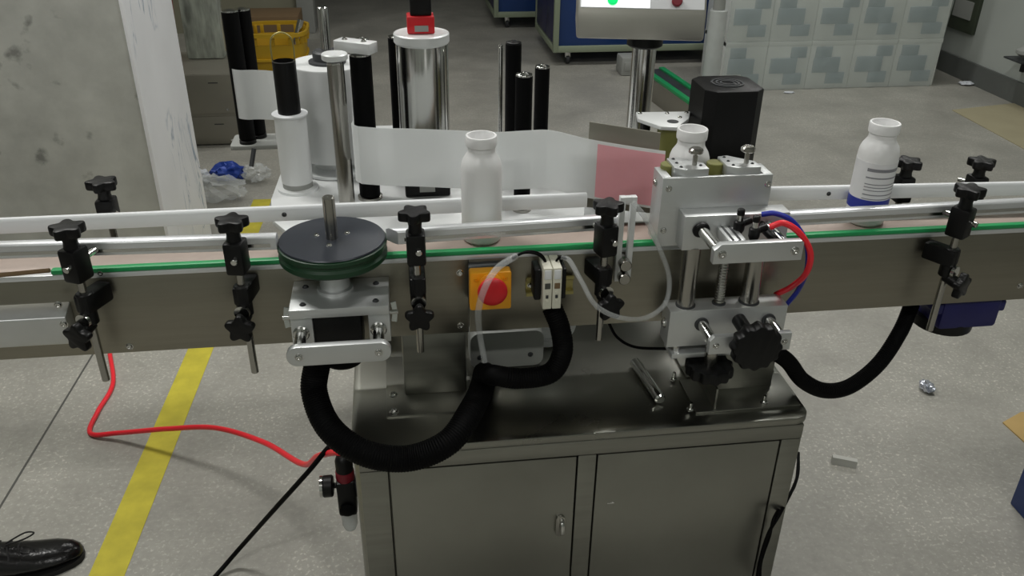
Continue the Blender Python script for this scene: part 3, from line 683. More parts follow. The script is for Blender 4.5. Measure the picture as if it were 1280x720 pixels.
# bracket seen under the conveyor
g0, g1 = at(588, 470, Y=1.44), at(680, 428, Y=1.44)
br = thing('under_bracket', ((g0.x+g1.x)/2, 1.46, CZ1), 'rounded grey drive bracket with rods below conveyor behind the conduits', 'bracket')
obj('plate', prism(nb(), rrect(g1.x-g0.x, 0.085, 0.02), ((g0.x+g1.x)/2, 1.44, CZ1+0.043), (1, 0, 0), (0, 0, 1), (0, 0.05, 0), bev=0.003), 'frame_grey', br)
for q in ((600, 447), (663, 443)): bolt(br, at(*q, Y=1.44), r=0.0045, name='screw', m='dark_grey')
for x in (0.25, 0.5, 0.7): xx = g0.x+(g1.x-g0.x)*x; Cy('rod', (xx, 1.465, CZ1+0.08), (xx, 1.475, CB), 0.009, 'polished', br)
cw = at(692, 440, Y=1.50)
obj('white_hose_reel', lathe(nb(), (cw.x-0.012, 1.52, CZ1+0.062), [(0.052, 0), (0.058, 0.004), (0.058, 0.02), (0.045, 0.022), (0.045, 0.008), (0.01, 0.008)], 32, axis='Y'), 'white_plastic', br)

# ================================================================ BOTTLES
def make_bottle(label):
    t = thing('bottle', (0, 0, 0), label, 'bottle', 'white bottles on the belt')
    R_ = 0.0365
    obj('body', lathe(nb(), (0, 0, 0), [(0.024, 0.001), (0.030, 0.0), (0.0345, 0.003), (R_, 0.008), (R_, 0.136), (0.0355, 0.145), (0.0325, 0.154), (0.028, 0.161), (0.0255, 0.165), (0.0245, 0.169)], 40), 'bottle_white', t)
    obj('neck', lathe(nb(), (0, 0, 0), [(0.0245, 0.166), (0.0245, 0.177), (0.027, 0.1785), (0.0275, 0.183), (0.0275, 0.195), (0.0265, 0.1965), (0.0235, 0.1965), (0.0225, 0.193), (0.0225, 0.172), (0.001, 0.17)], 40), 'bottle_white', t)
    return t
bz = CT+0.003
bt = [make_bottle('plain white plastic bottle on belt near the red stop button')]
bt.append(copy_tree(bt[0])); bt[1]['label'] = 'open white plastic bottle standing at the aluminium roller box'
bt.append(copy_tree(bt[0])); bt[2]['label'] = 'white plastic bottle with printed label and blue band on belt'
for b, (px, py) in zip(bt, ((602, 240), (862, 195), (1093, 215))):
    v = at(px, py, Y=1.413); b.location = (v.x, 1.413, bz)
WL[bt[2].name] = Vector(bt[2].location); L3 = bt[2].location
lab = obj('label_sleeve', lathe(nb(), (L3.x, L3.y, L3.z), [(0.0366, 0.022), (0.0371, 0.022), (0.0371, 0.128), (0.0366, 0.128)], 40, cap=False), 'label_paper', bt[2], label='white printed paper label')
obj('blue_band', lathe(nb(), (L3.x, L3.y, L3.z), [(0.0371, 0.034), (0.0374, 0.034), (0.0374, 0.056), (0.0371, 0.056)], 40, cap=False), 'print_blue', lab)
for z, h in ((0.112, 0.006), (0.099, 0.0025), (0.087, 0.0015), (0.081, 0.0015), (0.075, 0.0015), (0.066, 0.002), (0.058, 0.0015)):
    bm = nb(); n = 16; A = []
    for k in range(n+1):
        a = -PI/2-0.9+1.9*k/n; A.append(a)
    rings = [[Vector((L3.x+r*math.cos(a), L3.y+r*math.sin(a), L3.z+zz)) for r, zz in ((0.0371, z), (0.0374, z), (0.0374, z+h), (0.0371, z+h))] for a in A]
    loft(bm, rings); obj('print_line', bm, 'print_grey', lab)

# ================================================================ LABELLING HEAD (behind the conveyor)
ZB = 0.86
bm = nb(); prism(bm, [(-0.285, 1.80), (-0.27, 1.69), (-0.22, 1.60), (0.74, 1.60), (0.74, 1.72), (0.66, 2.10), (0.30, 2.12), (0.05, 2.30), (-0.27, 2.30)], (0, 0, ZB-0.012), (1, 0, 0), (0, 1, 0), (0, 0, 0.012), bev=0.001)
lh = thing('labeller_base', (0.2, 1.9, CZ1), 'white aluminium base plate of labelling head on posts behind conveyor', 'base plate')
obj('plate', bm, 'white_alu', lh)
for x, y in ((-0.06, 1.66), (0.64, 1.66), (-0.06, 2.12), (0.6, 2.02)): Cy('post', (x, y, CZ1), (x, y, ZB-0.011), 0.02, 'stainless', lh)
def roller(name, px, pyb, pyt, r, m, label, cat='roller', cap='polished', base=True, dy=0.0, n=28):
    v = at(px, pyb, Z=ZB); v.y += dy; zt = at(px, pyt, Y=v.y).z; x = v.x
    t = thing(name, (x, v.y, ZB), label, cat)
    Cy('sleeve', (x, v.y, ZB+0.008), (x, v.y, zt-0.004), r, m, t, n=n, bev=0.001)
    obj('foot', lathe(nb(), (x, v.y, 0), [(r*1.2, ZB), (r*1.2, ZB+0.006), (r*0.7, ZB+0.009)], 24), 'rod_steel', t)
    obj('end_cap', lathe(nb(), (x, v.y, 0), [(r*0.96, zt-0.005), (r*0.96, zt-0.001), (r*0.5, zt), (r*0.3, zt+0.003), (r*0.1, zt+0.0035)], 24), cap, t)
    return Vector((x, v.y, zt))
# big traction cylinder
v = at(535, 244, Z=ZB); tx, ty = v.x, v.y+0.04
zt = at(535, 40, Y=ty).z
tc_ = thing('traction_cylinder', (tx, ty, ZB), 'large polished steel cylinder with light cap on labelling head', 'roller')
R_ = (at(567, 110, Y=ty).x-at(503, 110, Y=ty).x)/2
B('gearbox', (tx-0.05, ty-0.05, ZB), (tx+0.05, ty+0.05, ZB+0.045), 'black_plastic', tc_, 0.004)
B('name_plate', (tx-0.018, ty-0.0512, ZB+0.012), (tx+0.016, ty-0.05, ZB+0.028), 'sign_grey', tc_)
Cy('barrel', (tx, ty, ZB+0.045), (tx, ty, zt-0.012), R_, 'polished', tc_, n=48)
obj('cap', lathe(nb(), (tx, ty, 0), [(R_, zt-0.022), (R_*1.06, zt-0.018), (R_*1.06, zt-0.002), (R_*1.02, zt), (0.01, zt+0.001)], 48), 'white_alu', tc_)
s = thing('photo_sensor', (tx, ty, zt), 'red and black sensor head on top of the steel cylinder', 'sensor')
B('red_body', (tx-0.029, ty-0.024, zt+0.001), (tx+0.027, ty+0.024, zt+0.036), 'red', s, 0.003)
B('tag', (tx-0.014, ty-0.0252, zt+0.006), (tx+0.014, ty-0.0238, zt+0.018), 'sign_grey', s)
B('black_body', (tx-0.022, ty-0.018, zt+0.036), (tx+0.022, ty+0.018, zt+0.11), 'black_plastic', s, 0.003)
# left infeed roller pair with bracket
pole = roller('steel_pole', 435, 252, 76, 0.017, 'rod_steel', 'ribbed polished steel pole beside the frosted film spool', 'pole', dy=-0.03)
lr = roller('black_roller', 463, 247, 66, 0.0225, 'black_rubber', 'thick black rubber roller that carries the start of label web')
bt_ = thing('roller_bracket', (lr.x-0.01, lr.y, lr.z+0.004), 'white aluminium bracket block joining the pole and black roller tops', 'bracket')
o = obj('block', prism(nb(), rrect(0.085, 0.036, 0.004), (lr.x-0.008, lr.y, lr.z+0.003), Vector((0.86, -0.5, 0)), Vector((0.5, 0.86, 0)), (0, 0, 0.022), bev=0.0015), 'white_alu', bt_)
for k in (-0.025, 0.02): bolt(bt_, (lr.x-0.008+0.86*k, lr.y-0.5*k, lr.z+0.025), (0, 0, 1), 0.005)
Cy('clamp_ring', (pole.x, pole.y, pole.z+0.003), (pole.x, pole.y, pole.z+0.016), 0.026, 'white_alu', bt_, bev=0.002)
roller('black_roller', 464, 222, 48, 0.0165, 'black_rubber', 'black rubber roller behind the white bracket block')
roller('black_roller', 503, 218, 44, 0.0165, 'black_rubber', 'black rubber roller tucked against the steel cylinder')
roller('black_roller', 652, 262, 92, 0.0175, 'black_rubber', 'tall black rubber roller standing in front of the label web')
roller('black_roller', 640, 208, 52, 0.0185, 'black_rubber', 'black rubber roller with plain top behind the label web', cap='black_plastic')
r2 = roller('black_roller', 674, 222, 82, 0.0165, 'black_rubber', 'black rubber roller with steel tip behind the label web')
roller('thin_rod', 625, 205, 56, 0.0055, 'polished', 'thin polished steel rod beside a black roller', 'rod')
# frosted film spool at the left
v = at(373, 236, Z=ZB); sx_, sy_ = v.x, v.y
def zat(px, py): return at(px, py, Y=sy_).z
sp = thing('film_spool', (sx_, sy_, ZB), 'frosted film spool on black core with wire loop on top', 'spool')
zs0, zs1, zs2, zs3 = zat(372, 226), zat(365, 141), zat(357, 76), zat(354, 42)
obj('base_disc', lathe(nb(), (sx_, sy_, 0), [(0.045, ZB), (0.045, ZB+0.006), (0.03, ZB+0.008)], 36), 'white_alu', sp)
obj('foot', lathe(nb(), (sx_, sy_, 0), [(0.033, ZB+0.006), (0.033, zs0+0.004), (0.028, zs0+0.006)], 32), 'frame_grey', sp)
obj('film', lathe(nb(), (sx_, sy_, 0), [(0.034, zs0), (0.0345, zs0+0.01), (0.0345, zs1-0.004), (0.028, zs1-0.003)], 36), 'frosted', sp)
obj('film_lip', lathe(nb(), (sx_, sy_, 0), [(0.034, zs1-0.006), (0.0385, zs1-0.003), (0.0385, zs1), (0.03, zs1+0.001)], 36), 'white_plastic', sp)
obj('core', lathe(nb(), (sx_, sy_, 0), [(0.0245, zs1-0.01), (0.0245, zs2), (0.021, zs2+0.001), (0.02, zs2-0.012), (0.003, zs2-0.012)], 32), 'black_plastic', sp)
bm = nb(); tube(bm, [(sx_-0.023, sy_, zs2-0.004), (sx_-0.023, sy_, zs3-0.02), (sx_-0.016, sy_, zs3-0.004), (sx_, sy_, zs3+0.003), (sx_+0.016, sy_, zs3-0.004), (sx_+0.023, sy_, zs3-0.02), (sx_+0.023, sy_, zs2-0.004)], 0.0016, n=8); obj('wire_loop', bm, 'brass', sp)
# label roll on its spindle
rx, ry, RR = at(409, 76, Y=1.99).x, 1.99, 0.086; zr0, zr1 = 0.895, at(409, 78, Y=1.99).z
lrl = thing('label_roll', (rx, ry, ZB), 'tall white label roll with black hub and steel spindle behind film spool', 'roll')
obj('roll', lathe(nb(), (rx, ry, 0), [(0.04, zr0), (RR-0.002, zr0), (RR, zr0+0.003), (RR, zr1-0.003), (RR-0.002, zr1), (0.01, zr1)], 64), 'paper_roll', lrl)
obj('base_disc', lathe(nb(), (rx, ry, 0), [(0.088, ZB), (0.092, ZB+0.002), (0.092, ZB+0.008), (0.05, ZB+0.009), (0.05, zr0)], 56), 'white_alu', lrl)
obj('hub', lathe(nb(), (rx, ry, 0), [(0.042, zr1), (0.042, zr1+0.005), (0.032, zr1+0.007), (0.032, zr1+0.024), (0.027, zr1+0.028), (0.01, zr1+0.028)], 32), 'dark_grey', lrl)
Cy('spindle', (rx, ry, zr1-0.01), (rx, ry, at(405, 8, Y=ry).z), 0.0115, 'polished', lrl, bev=0.002)
# arm that carries two black rollers and the liner sheet
ya = 2.2
pa, pb2 = at(298, 172, Y=ya), at(345, 164, Y=ya)
xl, xr = pa.x-0.02, -0.268; za = ZB-0.002
arm = obj('arm', prism(nb(), rrect(xr-xl, 0.095, 0.01), ((xl+xr)/2, ya+0.02, za-0.012), (1, 0, 0), (0, 1, 0), (0, 0, 0.012), bev=0.002), 'frame_grey', lh, label='grey metal roller arm')
Cy('lever', (xl+0.06, ya-0.028, za-0.008), (xl+0.05, ya-0.045, za-0.05), 0.006, 'dark_grey', arm)
for k, (pt, py, dx, dy) in enumerate(((287, 14, 0.03, -0.002), (302, 12, 0.066, 0.042))):
    zt2 = at(pt, py, Y=ya+dy).z; x = at(pt, py, Y=ya+dy).x
    t = thing('black_roller', (x, ya+dy, za), ['black rubber roller at the outer end of roller arm', 'black rubber roller on the arm next to yellow basket'][k], 'roller')
    Cy('sleeve', (x, ya+dy, za+0.012), (x, ya+dy, zt2), 0.0205, 'black_rubber', t, n=28, bev=0.001)
    obj('foot', lathe(nb(), (x, ya+dy, 0), [(0.0215, za), (0.0215, za+0.008), (0.012, za+0.013)], 24), 'black_plastic', t)
    obj('end_cap', lathe(nb(), (x, ya+dy, 0), [(0.02, zt2-0.001), (0.02, zt2+0.003), (0.012, zt2+0.004), (0.003, zt2+0.006)], 24), 'polished', t)
e0 = at(291, 87, Y=ya-0.027); ez0 = at(291, 149, Y=ya-0.027).z
lt = [Vector((e0.x-0.006, ya+0.005, e0.z)), Vector((e0.x-0.003, ya-0.02, e0.z)), Vector((e0.x+0.02, ya-0.034, e0.z)), Vector((-0.34, ya-0.035, e0.z)), Vector((-0.28, ya-0.06, e0.z)), Vector((rx-RR*0.72-0.001, ry+RR*0.72, e0.z))]
lt = spline(lt, 6)
obj('liner_sheet', sheet(nb(), lt, [Vector((p.x, p.y, ez0)) for p in lt], 0.0006), 'web', label='translucent white liner sheet running from black rollers to label roll', cat='liner')
# label web from the black roller to the peel edge
W0 = at(447, 231, Z=0.965)
wl = [(447, 158, 231), (475, 160, 231), (520, 161, 232), (570, 163, 233.5), (620, 165, 236), (660, 163, 238), (690, 163, 243), (737, 174, 247), (790, 183, 256), (832, 189, 264)]
yl = [W0.y+(1.462-W0.y)*((q[0]-447)/(832-447)) for q in wl]
top = [at(q[0], q[1], Y=y) for q, y in zip(wl, yl)]; bot = [Vector((t.x, t.y, t.z-0.117)) for t in top]
# wrapped round the roller at the left
c = Vector((lr.x, lr.y, 0)); hz = top[0].z
wtop, wbot = [Vector((c.x-0.0235, c.y, hz)), Vector((c.x-0.019, c.y-0.015, hz))], []
wb_ = thing('label_web', (0.2, 1.56, 0.94), 'translucent white label web stretched behind the rails to peel plate', 'label web')
tt = spline(top, 5); bb = spline(bot, 5)
obj('web_sheet', sheet(nb(), tt, bb, 0.0006), 'web', wb_)
wr_t = [top[0], top[0]+Vector((-0.012, 0.02, 0)), top[0]+Vector((-0.01, 0.045, 0)), Vector((lr.x-0.0235, lr.y, hz)), Vector((lr.x-0.02, lr.y+0.02, hz))]
ts = spline(wr_t, 5); obj('web_return', sheet(nb(), ts, [p-Vector((0, 0, 0.117)) for p in ts], 0.0006), 'web', wb_)
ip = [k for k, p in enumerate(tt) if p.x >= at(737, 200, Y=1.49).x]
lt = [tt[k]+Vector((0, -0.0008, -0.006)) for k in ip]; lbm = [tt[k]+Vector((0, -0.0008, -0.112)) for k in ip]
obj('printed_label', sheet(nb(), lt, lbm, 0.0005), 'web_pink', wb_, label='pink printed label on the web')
# peel plate
pp = thing('peel_plate', (0.44, 1.53, 0.93), 'thin bare metal peel plate standing behind the pink label', 'plate')
q0, q1 = at(737, 152, Y=1.53), at(826, 166, Y=1.485)
obj('blade', sheet(nb(), [q0, q1], [q0-Vector((0, 0, q0.z-0.93)), q1-Vector((0, 0, q1.z-0.93))], 0.003), 'panel_steel', pp, smooth=False)
B('blade_foot', (q0.x+0.02, 1.522, ZB), (q0.x+0.05, 1.62, 0.935), 'aluminium', pp, 0.002)
# triangular top plate with soft rollers behind the bottle
tz = 1.055; T = [at(*q, Z=tz) for q in ((795, 140), (863, 139), (861, 148), (846, 159), (826, 158), (797, 148))]
tr = thing('soft_roller_unit', ((T[0].x+T[3].x)/2, 1.6, ZB), 'white triangular plate over soft olive rollers behind the open bottle', 'roller unit')
obj('top_plate', prism(nb(), [(p.x, p.y) for p in T], (0, 0, tz-0.008), (1, 0, 0), (0, 1, 0), (0, 0, 0.008), bev=0.0015), 'white_alu', tr)
for q in ((800, 142), (858, 141), (834, 142), (850, 147)): v = at(*q, Z=tz); bolt(tr, v, (0, 0, 1), 0.004)
v = at(841, 152, Z=tz); lathe_b = nb(); lathe(lathe_b, (v.x, v.y, 0), [(0.012, tz-0.001), (0.012, tz+0.0008), (0.006, tz+0.001)], 20); obj('bearing', lathe_b, 'dark_grey', tr)
v1, v2 = at(838, 153, Z=tz), at(808, 144, Z=tz)
Cy('soft_roller', (v1.x, v1.y+0.004, ZB+0.01), (v1.x, v1.y+0.004, tz-0.008), 0.024, 'olive_rubber', tr, n=28)
Cy('post', (v2.x, v2.y-0.006, ZB), (v2.x, v2.y-0.006, tz-0.007), 0.009, 'black_plastic', tr)
# black servo motor
my = 1.695; mxa, mxb = at(872, 112, Y=my).x, at(944, 112, Y=my).x
mzt = at(906, 104, Y=my).z; mw = mxb-mxa
sm = thing('servo_motor', ((mxa+mxb)/2, my, ZB), 'tall black drive motor with fan grille beside the open bottle', 'motor')
ch = mw*0.16; h = mw/2
oct_ = [(-h+ch, -h), (h-ch, -h), (h, -h+ch), (h, h-ch), (h-ch, h), (-h+ch, h), (-h, h-ch), (-h, -h+ch)]
obj('case', prism(nb(), oct_, ((mxa+mxb)/2, my, ZB+0.02), (1, 0, 0), (0, 1, 0), (0, 0, mzt-ZB-0.02), bev=0.004), 'black_plastic', sm)
B('flange', ((mxa+mxb)/2-h*1.05, my-h*1.05, ZB), ((mxa+mxb)/2+h*1.05, my+h*1.05, ZB+0.02), 'black_plastic', sm, 0.003)
for rr in (0.012, 0.021, 0.03): obj('grille_ring', lathe(nb(), ((mxa+mxb)/2, my, 0), [(rr, mzt-0.001), (rr, mzt+0.002), (rr+0.004, mzt+0.002), (rr+0.004, mzt-0.001)], 28, cap=False), 'dark_grey', sm)
# operator control box on its post
mat('brushed_box', (186, 184, 176), 0.42, 0.75, noise=0.08, scale=3)
cy_ = 1.93; pb = at(797, 190, Y=cy_); ptop = at(803, 56, Y=cy_)
px_ = (pb.x+ptop.x)/2
cbx = thing('control_box', (px_, cy_, ZB), 'stainless control box with white panel and green lamp on steel post', 'control box')
Cy('post', (px_, cy_, ZB), (px_, cy_, ptop.z), 0.0275, 'polished', cbx, n=36)
fy = cy_-0.035; BU, BW = Vector((0.19, 0.982, 0)), Vector((0.982, -0.19, 0))
x0, x1 = at(720, 48, Y=fy).x, at(872, 48, Y=fy).x; z0, z1 = at(790, 47, Y=fy).z, at(790, 12, Y=fy).z
obj('flange', lathe(nb(), (px_, cy_, 0), [(0.036, ptop.z-0.003), (0.041, ptop.z+0.001), (0.041, z0+0.001)], 32), 'black_plastic', cbx)
bm = nb(); prism(bm, [(0, z0-ptop.z), (0, z1-ptop.z), (0.10, z1+0.20-ptop.z), (0.2, z1+0.20-ptop.z), (0.2, z0-ptop.z)], (x0, fy, ptop.z), BU, (0, 0, 1), BW*(x1-x0), bev=0.006); obj('housing', bm, 'brushed_box', cbx)
PN = (BU*-0.20+Vector((0, 0, 0.10))).normalized()
def panel_pt(u, v, d=0.0): return Vector((x0, fy, z1))+BW*((x1-x0)*u)+(BU*0.10+Vector((0, 0, 0.20)))*v+PN*d
def panel(name, u0, u1, v0, v1, m, h, label=None):
    bm = nb(); loft(bm, [[panel_pt(u, v0, -0.001), panel_pt(u, v1, -0.001), panel_pt(u, v1, h), panel_pt(u, v0, h)] for u in (u0, u1)]); return obj(name, bm, m, cbx, smooth=False, label=label)
panel('front_panel', 0.02, 0.98, 0.03, 0.97, 'white_plastic', 0.002)
panel('glare_inset', 0.03, 0.56, 0.035, 0.95, 'glare_white', 0.0035, 'bright white panel inset, glare put in as glow')  # inset added to hold the panel's bright glare as emission
for u, mm, nm, lb2 in ((0.27, 'button_green', 'lamp_button', 'lit green lamp button'), (0.765, 'dark_red', 'stop_button', 'red push button')):
    p = panel_pt(u, 0.10, 0.003); obj(nm, cyl(nb(), p, p+PN*0.010, 0.0115, n=24, bev=0.002), mm, cbx, label=lb2)

# ================================================================ AIR REGULATOR, FLOOR HOSE
rgx, rgy = -0.155, 1.40
rg = thing('air_regulator', (rgx, rgy, 0.27), 'black air filter regulator with red ring on the cabinet side', 'regulator')
def rz_(py): return at(430, py, X=rgx).z
vz = at(432, 600, Y=rgy); rgx = vz.x; 
def RZ(py): return at(430, py, Y=rgy).z
obj('bonnet', lathe(nb(), (rgx, rgy, 0), [(0.018, RZ(588)), (0.018, RZ(575)), (0.015, RZ(571)), (0.01, RZ(569))], 24), 'black_plastic', rg)
obj('red_ring', lathe(nb(), (rgx, rgy, 0), [(0.0185, RZ(598)), (0.0195, RZ(596)), (0.0195, RZ(589)), (0.0185, RZ(587))], 24), 'dark_red', rg, label='dark red ring')
obj('body', box(nb(), (rgx-0.019, rgy-0.02, RZ(638)), (rgx+0.019, rgy+0.02, RZ(597)), 0.006), 'black_plastic', rg)
obj('port_plug', lathe(nb(), (rgx, rgy-0.02, RZ(628)), [(0.016, 0), (0.016, 0.006), (0.009, 0.01)], 20, axis='Y'), 'black_rubber', rg)
obj('cup', lathe(nb(), (rgx, rgy, 0), [(0.002, RZ(662)), (0.012, RZ(660)), (0.0165, RZ(654)), (0.0175, RZ(636))], 24), 'clear_cup', rg, label='clear plastic filter cup')
g_ = cyl(nb(), (rgx-0.018, rgy, RZ(606)), (rgx-0.032, rgy, RZ(606)), 0.006); cyl(g_, (rgx-0.026, rgy, RZ(606)), (rgx-0.048, rgy, RZ(606)), 0.023, n=28, bev=0.003); gg = obj('gauge', g_, 'black_plastic', rg)
obj('gauge_bezel', cyl(nb(), (rgx-0.047, rgy, RZ(606)), (rgx-0.053, rgy, RZ(606)), 0.0225, n=28), 'polished', gg)
B('mount_arm', (rgx+0.017, rgy-0.012, RZ(618)), (CX0+0.001, rgy+0.012, RZ(600)), 'dark_grey', rg, 0.003)
hz_ = Vector((rgx-0.002, rgy+0.012, RZ(574)))
hp = [at(137, 440, Z=0.005), at(141, 480, Z=0.005), at(122, 515, Z=0.006), at(113, 541, Z=0.008), at(150, 541, Y=2.10), at(210, 536, Y=2.02), at(270, 535, Y=1.93), at(330, 553, Y=1.80), at(378, 580, Y=1.62), at(398, 570, Y=1.50), hz_+Vector((-0.012, 0, 0.01)), hz_]
hp[3].z = 0.006
bm = nb(); tube(bm, hp, 0.0072, n=10); obj('air_hose', bm, 'red_hose', label='red air hose arching over the yellow line to the regulator', cat='hose')
cp = [at(425, 548, Y=1.47), at(410, 560, Y=1.45), at(385, 590, Y=1.45), at(340, 640, Y=1.50), at(300, 685, Z=0.06), at(262, 728, Z=0.006), at(200, 790, Z=0.006)]
bm = nb(); tube(bm, cp, 0.0055, n=10); obj('power_cable', bm, 'black_rubber', label='black power cable running from the machine across the floor', cat='cable')

# ================================================================ SHOE
tip = at(103, 682, Z=0.03); sh = thing('shoe', (tip.x-0.13, tip.y, 0), 'shiny black leather lace-up shoe standing on the concrete floor', 'shoe')
sh.rotation_euler.z = 0.24; sh.scale = (1.1, 1.1, 1.1); sh.location = (tip.x-0.143*math.cos(0.24), tip.y-0.143*math.sin(0.24), 0)
secs = []; ss = []
for (u, wd, hh, z0_) in ((0.0, .006, .020, .012), (0.006, .020, .030, .010), (0.02, .030, .040, .009), (0.05, .040, .048, .009), (0.09, .045, .055, .009), (0.13, .046, .068, .010), (0.17, .042, .085, .012), (0.21, .038, .098, .016), (0.255, .036, .10, .02), (0.275, .026, .098, .02)):
    x = tip.x-u; pts = []; po = []
    for k in range(20):
        a = 2*PI*k/20; cz = math.sin(a); cx_ = math.cos(a)
        zz = z0_ + (hh-z0_)*(0.5+0.5*cz); wdk = wd*(abs(cx_)**0.75)*(1 if cx_ > 0 else -1)*(1.0 if cz < 0 else 1-0.25*cz)
        pts.append(Vector((x, tip.y+wdk, zz)))
    secs.append(pts)
    w2 = wd+0.003
    ss.append([Vector((x, tip.y-w2, z0_-0.009 if u > .2 or u < .17 else z0_-0.009)), Vector((x, tip.y+w2, z0_-0.009)), Vector((x, tip.y+w2, z0_+0.004)), Vector((x, tip.y-w2, z0_+0.004))])
obj('upper', loft(nb(), secs), 'black_leather', sh)
for s in ss:
    for p_ in s[:2]: p_.z = max(0.0, p_.z-0.02 if p_.x < tip.x-0.2 else p_.z); 
for s in ss:
    if s[0].x < tip.x-0.19: s[0].z = s[1].z = 0.0
    elif s[0].x > tip.x-0.15: s[0].z = s[1].z = 0.0
obj('sole', loft(nb(), ss), 'sole', sh)
for k, (u, zz) in enumerate(((0.115, .064), (0.135, .072), (0.155, .08))):
    bm = nb(); tube(bm, [(tip.x-u, tip.y-0.03, zz-0.012), (tip.x-u-0.003, tip.y, zz+0.002), (tip.x-u, tip.y+0.03, zz-0.012)], 0.0022, n=8); obj('lace', bm, 'lace', sh)
bm = nb(); tube(bm, [(tip.x-0.14, tip.y, .078), (tip.x-0.10, tip.y-0.01, .092), (tip.x-0.085, tip.y+0.012, .084), (tip.x-0.105, tip.y+0.024, .08), (tip.x-0.14, tip.y+0.004, .08)], 0.0018, n=8); obj('lace_loop', bm, 'lace', sh)

# ================================================================ LITTER AND THINGS ON THE FLOOR
def crumple(name, c, sx, sy, sz, m, label, cat, seed, parent=None):
    rnd = random.Random(seed); bm = nb(); bmesh.ops.create_icosphere(bm, subdivisions=3, radius=1.0)
    for v in bm.verts:
        n = v.co.normalized(); k = 0.72+0.42*rnd.random()
        v.co = Vector((c[0]+n.x*sx*k, c[1]+n.y*sy*k, c[2]+sz+n.z*sz*k*0.96))
    zm = min(v.co.z for v in bm.verts)
    for v in bm.verts: v.co.z += c[2]-zm
    return obj(name, bm, m, parent, smooth=False, label=label, cat=cat)
p = at(1157, 488, Z=0); crumple('foil_scrap', (p.x, p.y, 0), 0.022, 0.03, 0.016, 'silver_foil', 'crumpled silver foil scrap on the open floor', 'litter', 3)
p = at(1150, 480, Z=0); 
p = at(288, 226, Z=0); crumple('plastic_wrapper', (p.x, p.y, 0.0), 0.085, 0.06, 0.05, 'foil_blue', 'crumpled blue and white plastic wrapper on floor by column', 'litter', 5)
p = at(261, 226, Z=0); crumple('plastic_wrapper', (p.x-0.02, p.y-0.05, 0.0), 0.045, 0.05, 0.04, 'foil_white', 'crumpled white plastic scrap beside the blue wrapper', 'litter', 6)
p = at(275, 243, Z=0); crumple('plastic_bag', (p.x, p.y-0.08, 0.0), 0.14, 0.07, 0.07, 'clear_film', 'crumpled clear plastic bag on floor beside the column', 'litter', 8)
p = at(322, 228, Z=0); crumple('plastic_bag', (p.x, p.y, 0.0), 0.07, 0.05, 0.05, 'clear_film', 'small clear plastic scrap near the film spool foot', 'litter', 9)
f0_, f1_ = at(1040, 573, Z=0.012), at(1071, 579, Z=0.012)
d = (f1_-f0_); s_ = d.cross(Vector((0, 0, 1))).normalized()*0.011; bm = nb(); loft(bm, [[q+s_+Vector((0, 0, -0.012)), q-s_+Vector((0, 0, -0.012)), q-s_*0.7+Vector((0, 0, 0.010)), q+s_*0.7+Vector((0, 0, 0.010))] for q in (f0_, f1_)]); obj('foam_piece', bm, 'foam', smooth=False, label='small pale foam block lying on the floor', cat='foam block')
def sheet_on_floor(name, pts, m, label, cat, th=0.004):
    P = [at(*q, Z=0) for q in pts]; bm = nb(); loft(bm, [[v.copy() for v in P], [v+Vector((0, 0, th)) for v in P]]); return obj(name, bm, m, smooth=False, label=label, cat=cat)
sheet_on_floor('cardboard_sheet', [(1190, 138), (1272, 129), (1420, 150), (1400, 240), (1290, 192)], 'cardboard', 'large flat tan cardboard sheet lying near the right wall', 'cardboard')
sheet_on_floor('cardboard_sheet', [(1253, 529), (1276, 516), (1330, 520), (1330, 570), (1285, 558)], 'tan_card', 'small tan cardboard corner lying near the blue box', 'cardboard')
b0_ = at(1262, 629, Z=0); e_ = at(1281, 651, Z=0)-b0_; e_.z = 0; e_.normalize(); n_ = Vector((-e_.y, e_.x, 0))
if n_.x < 0: n_ = -n_
bb_ = thing('blue_box', b0_+(e_+n_)*0.12, 'dark blue box standing at the edge of open floor', 'box')
obj('body', prism(nb(), [(0, 0), (0.26, 0), (0.26, 0.26), (0, 0.26)], b0_, e_, n_, (0, 0, 0.26), bev=0.004), 'box_blue', bb_)
obj('lid', prism(nb(), [(-0.003, -0.003), (0.263, -0.003), (0.263, 0.263), (-0.003, 0.263)], b0_+Vector((0, 0, 0.262)), e_, n_, (0, 0, 0.03), bev=0.004), 'box_blue', bb_)
p = at(1208, 106, Z=0); crumple('paper_scrap', (p.x, p.y, 0), 0.06, 0.04, 0.012, 'foil_white', 'small white paper scrap by the baseboard', 'litter', 12)
p = at(968, 104, Z=0); crumple('paper_scrap', (p.x, p.y-0.25, 0), 0.04, 0.02, 0.006, 'foil_white', 'small white paper scrap below the wrapped box stack', 'litter', 13)

# ================================================================ BACKGROUND
# steel cabinet behind the column with a wrapped bundle on top
e0, e1 = at(225, 182, Z=0), at(305, 181, Z=0); ey = e1.y
sc_ = thing('steel_cabinet', ((e0.x+e1.x)/2, ey+0.2, 0), 'low brushed steel cabinet with two panels behind the column', 'cabinet')
ex1 = e1.x; ex0 = ex1-0.42; ezt = at(303, 92, Y=ey).z
B('body', (ex0, ey+0.006, 0.005), (ex1-0.004, ey+0.52, ezt), 'panel_steel', sc_, 0.004)
zz1 = at(300, 145, Y=ey).z; zz2 = at(300, 141, Y=ey).z
for a, b in ((0.01, zz1), (zz2, ezt-0.004)):
    d = B('panel', (ex0+0.003, ey, a), (ex1-0.02 if a > 0.1 else ex1, ey+0.008, b), 'panel_steel', sc_, 0.002)
    for xx in (ex0+0.10, ex1-0.06):
        bolt(d, (xx, ey, a+0.02), r=0.006, name='screw')
    B('slot', (ex1-0.14, ey-0.001, b-0.045), (ex1-0.09, ey+0.002, b-0.04), 'dark_grey', d)
w0 = at(240, 68, Y=ey+0.34); w1 = at(281, 66, Y=ey+0.34)
wbz = ezt+0.0
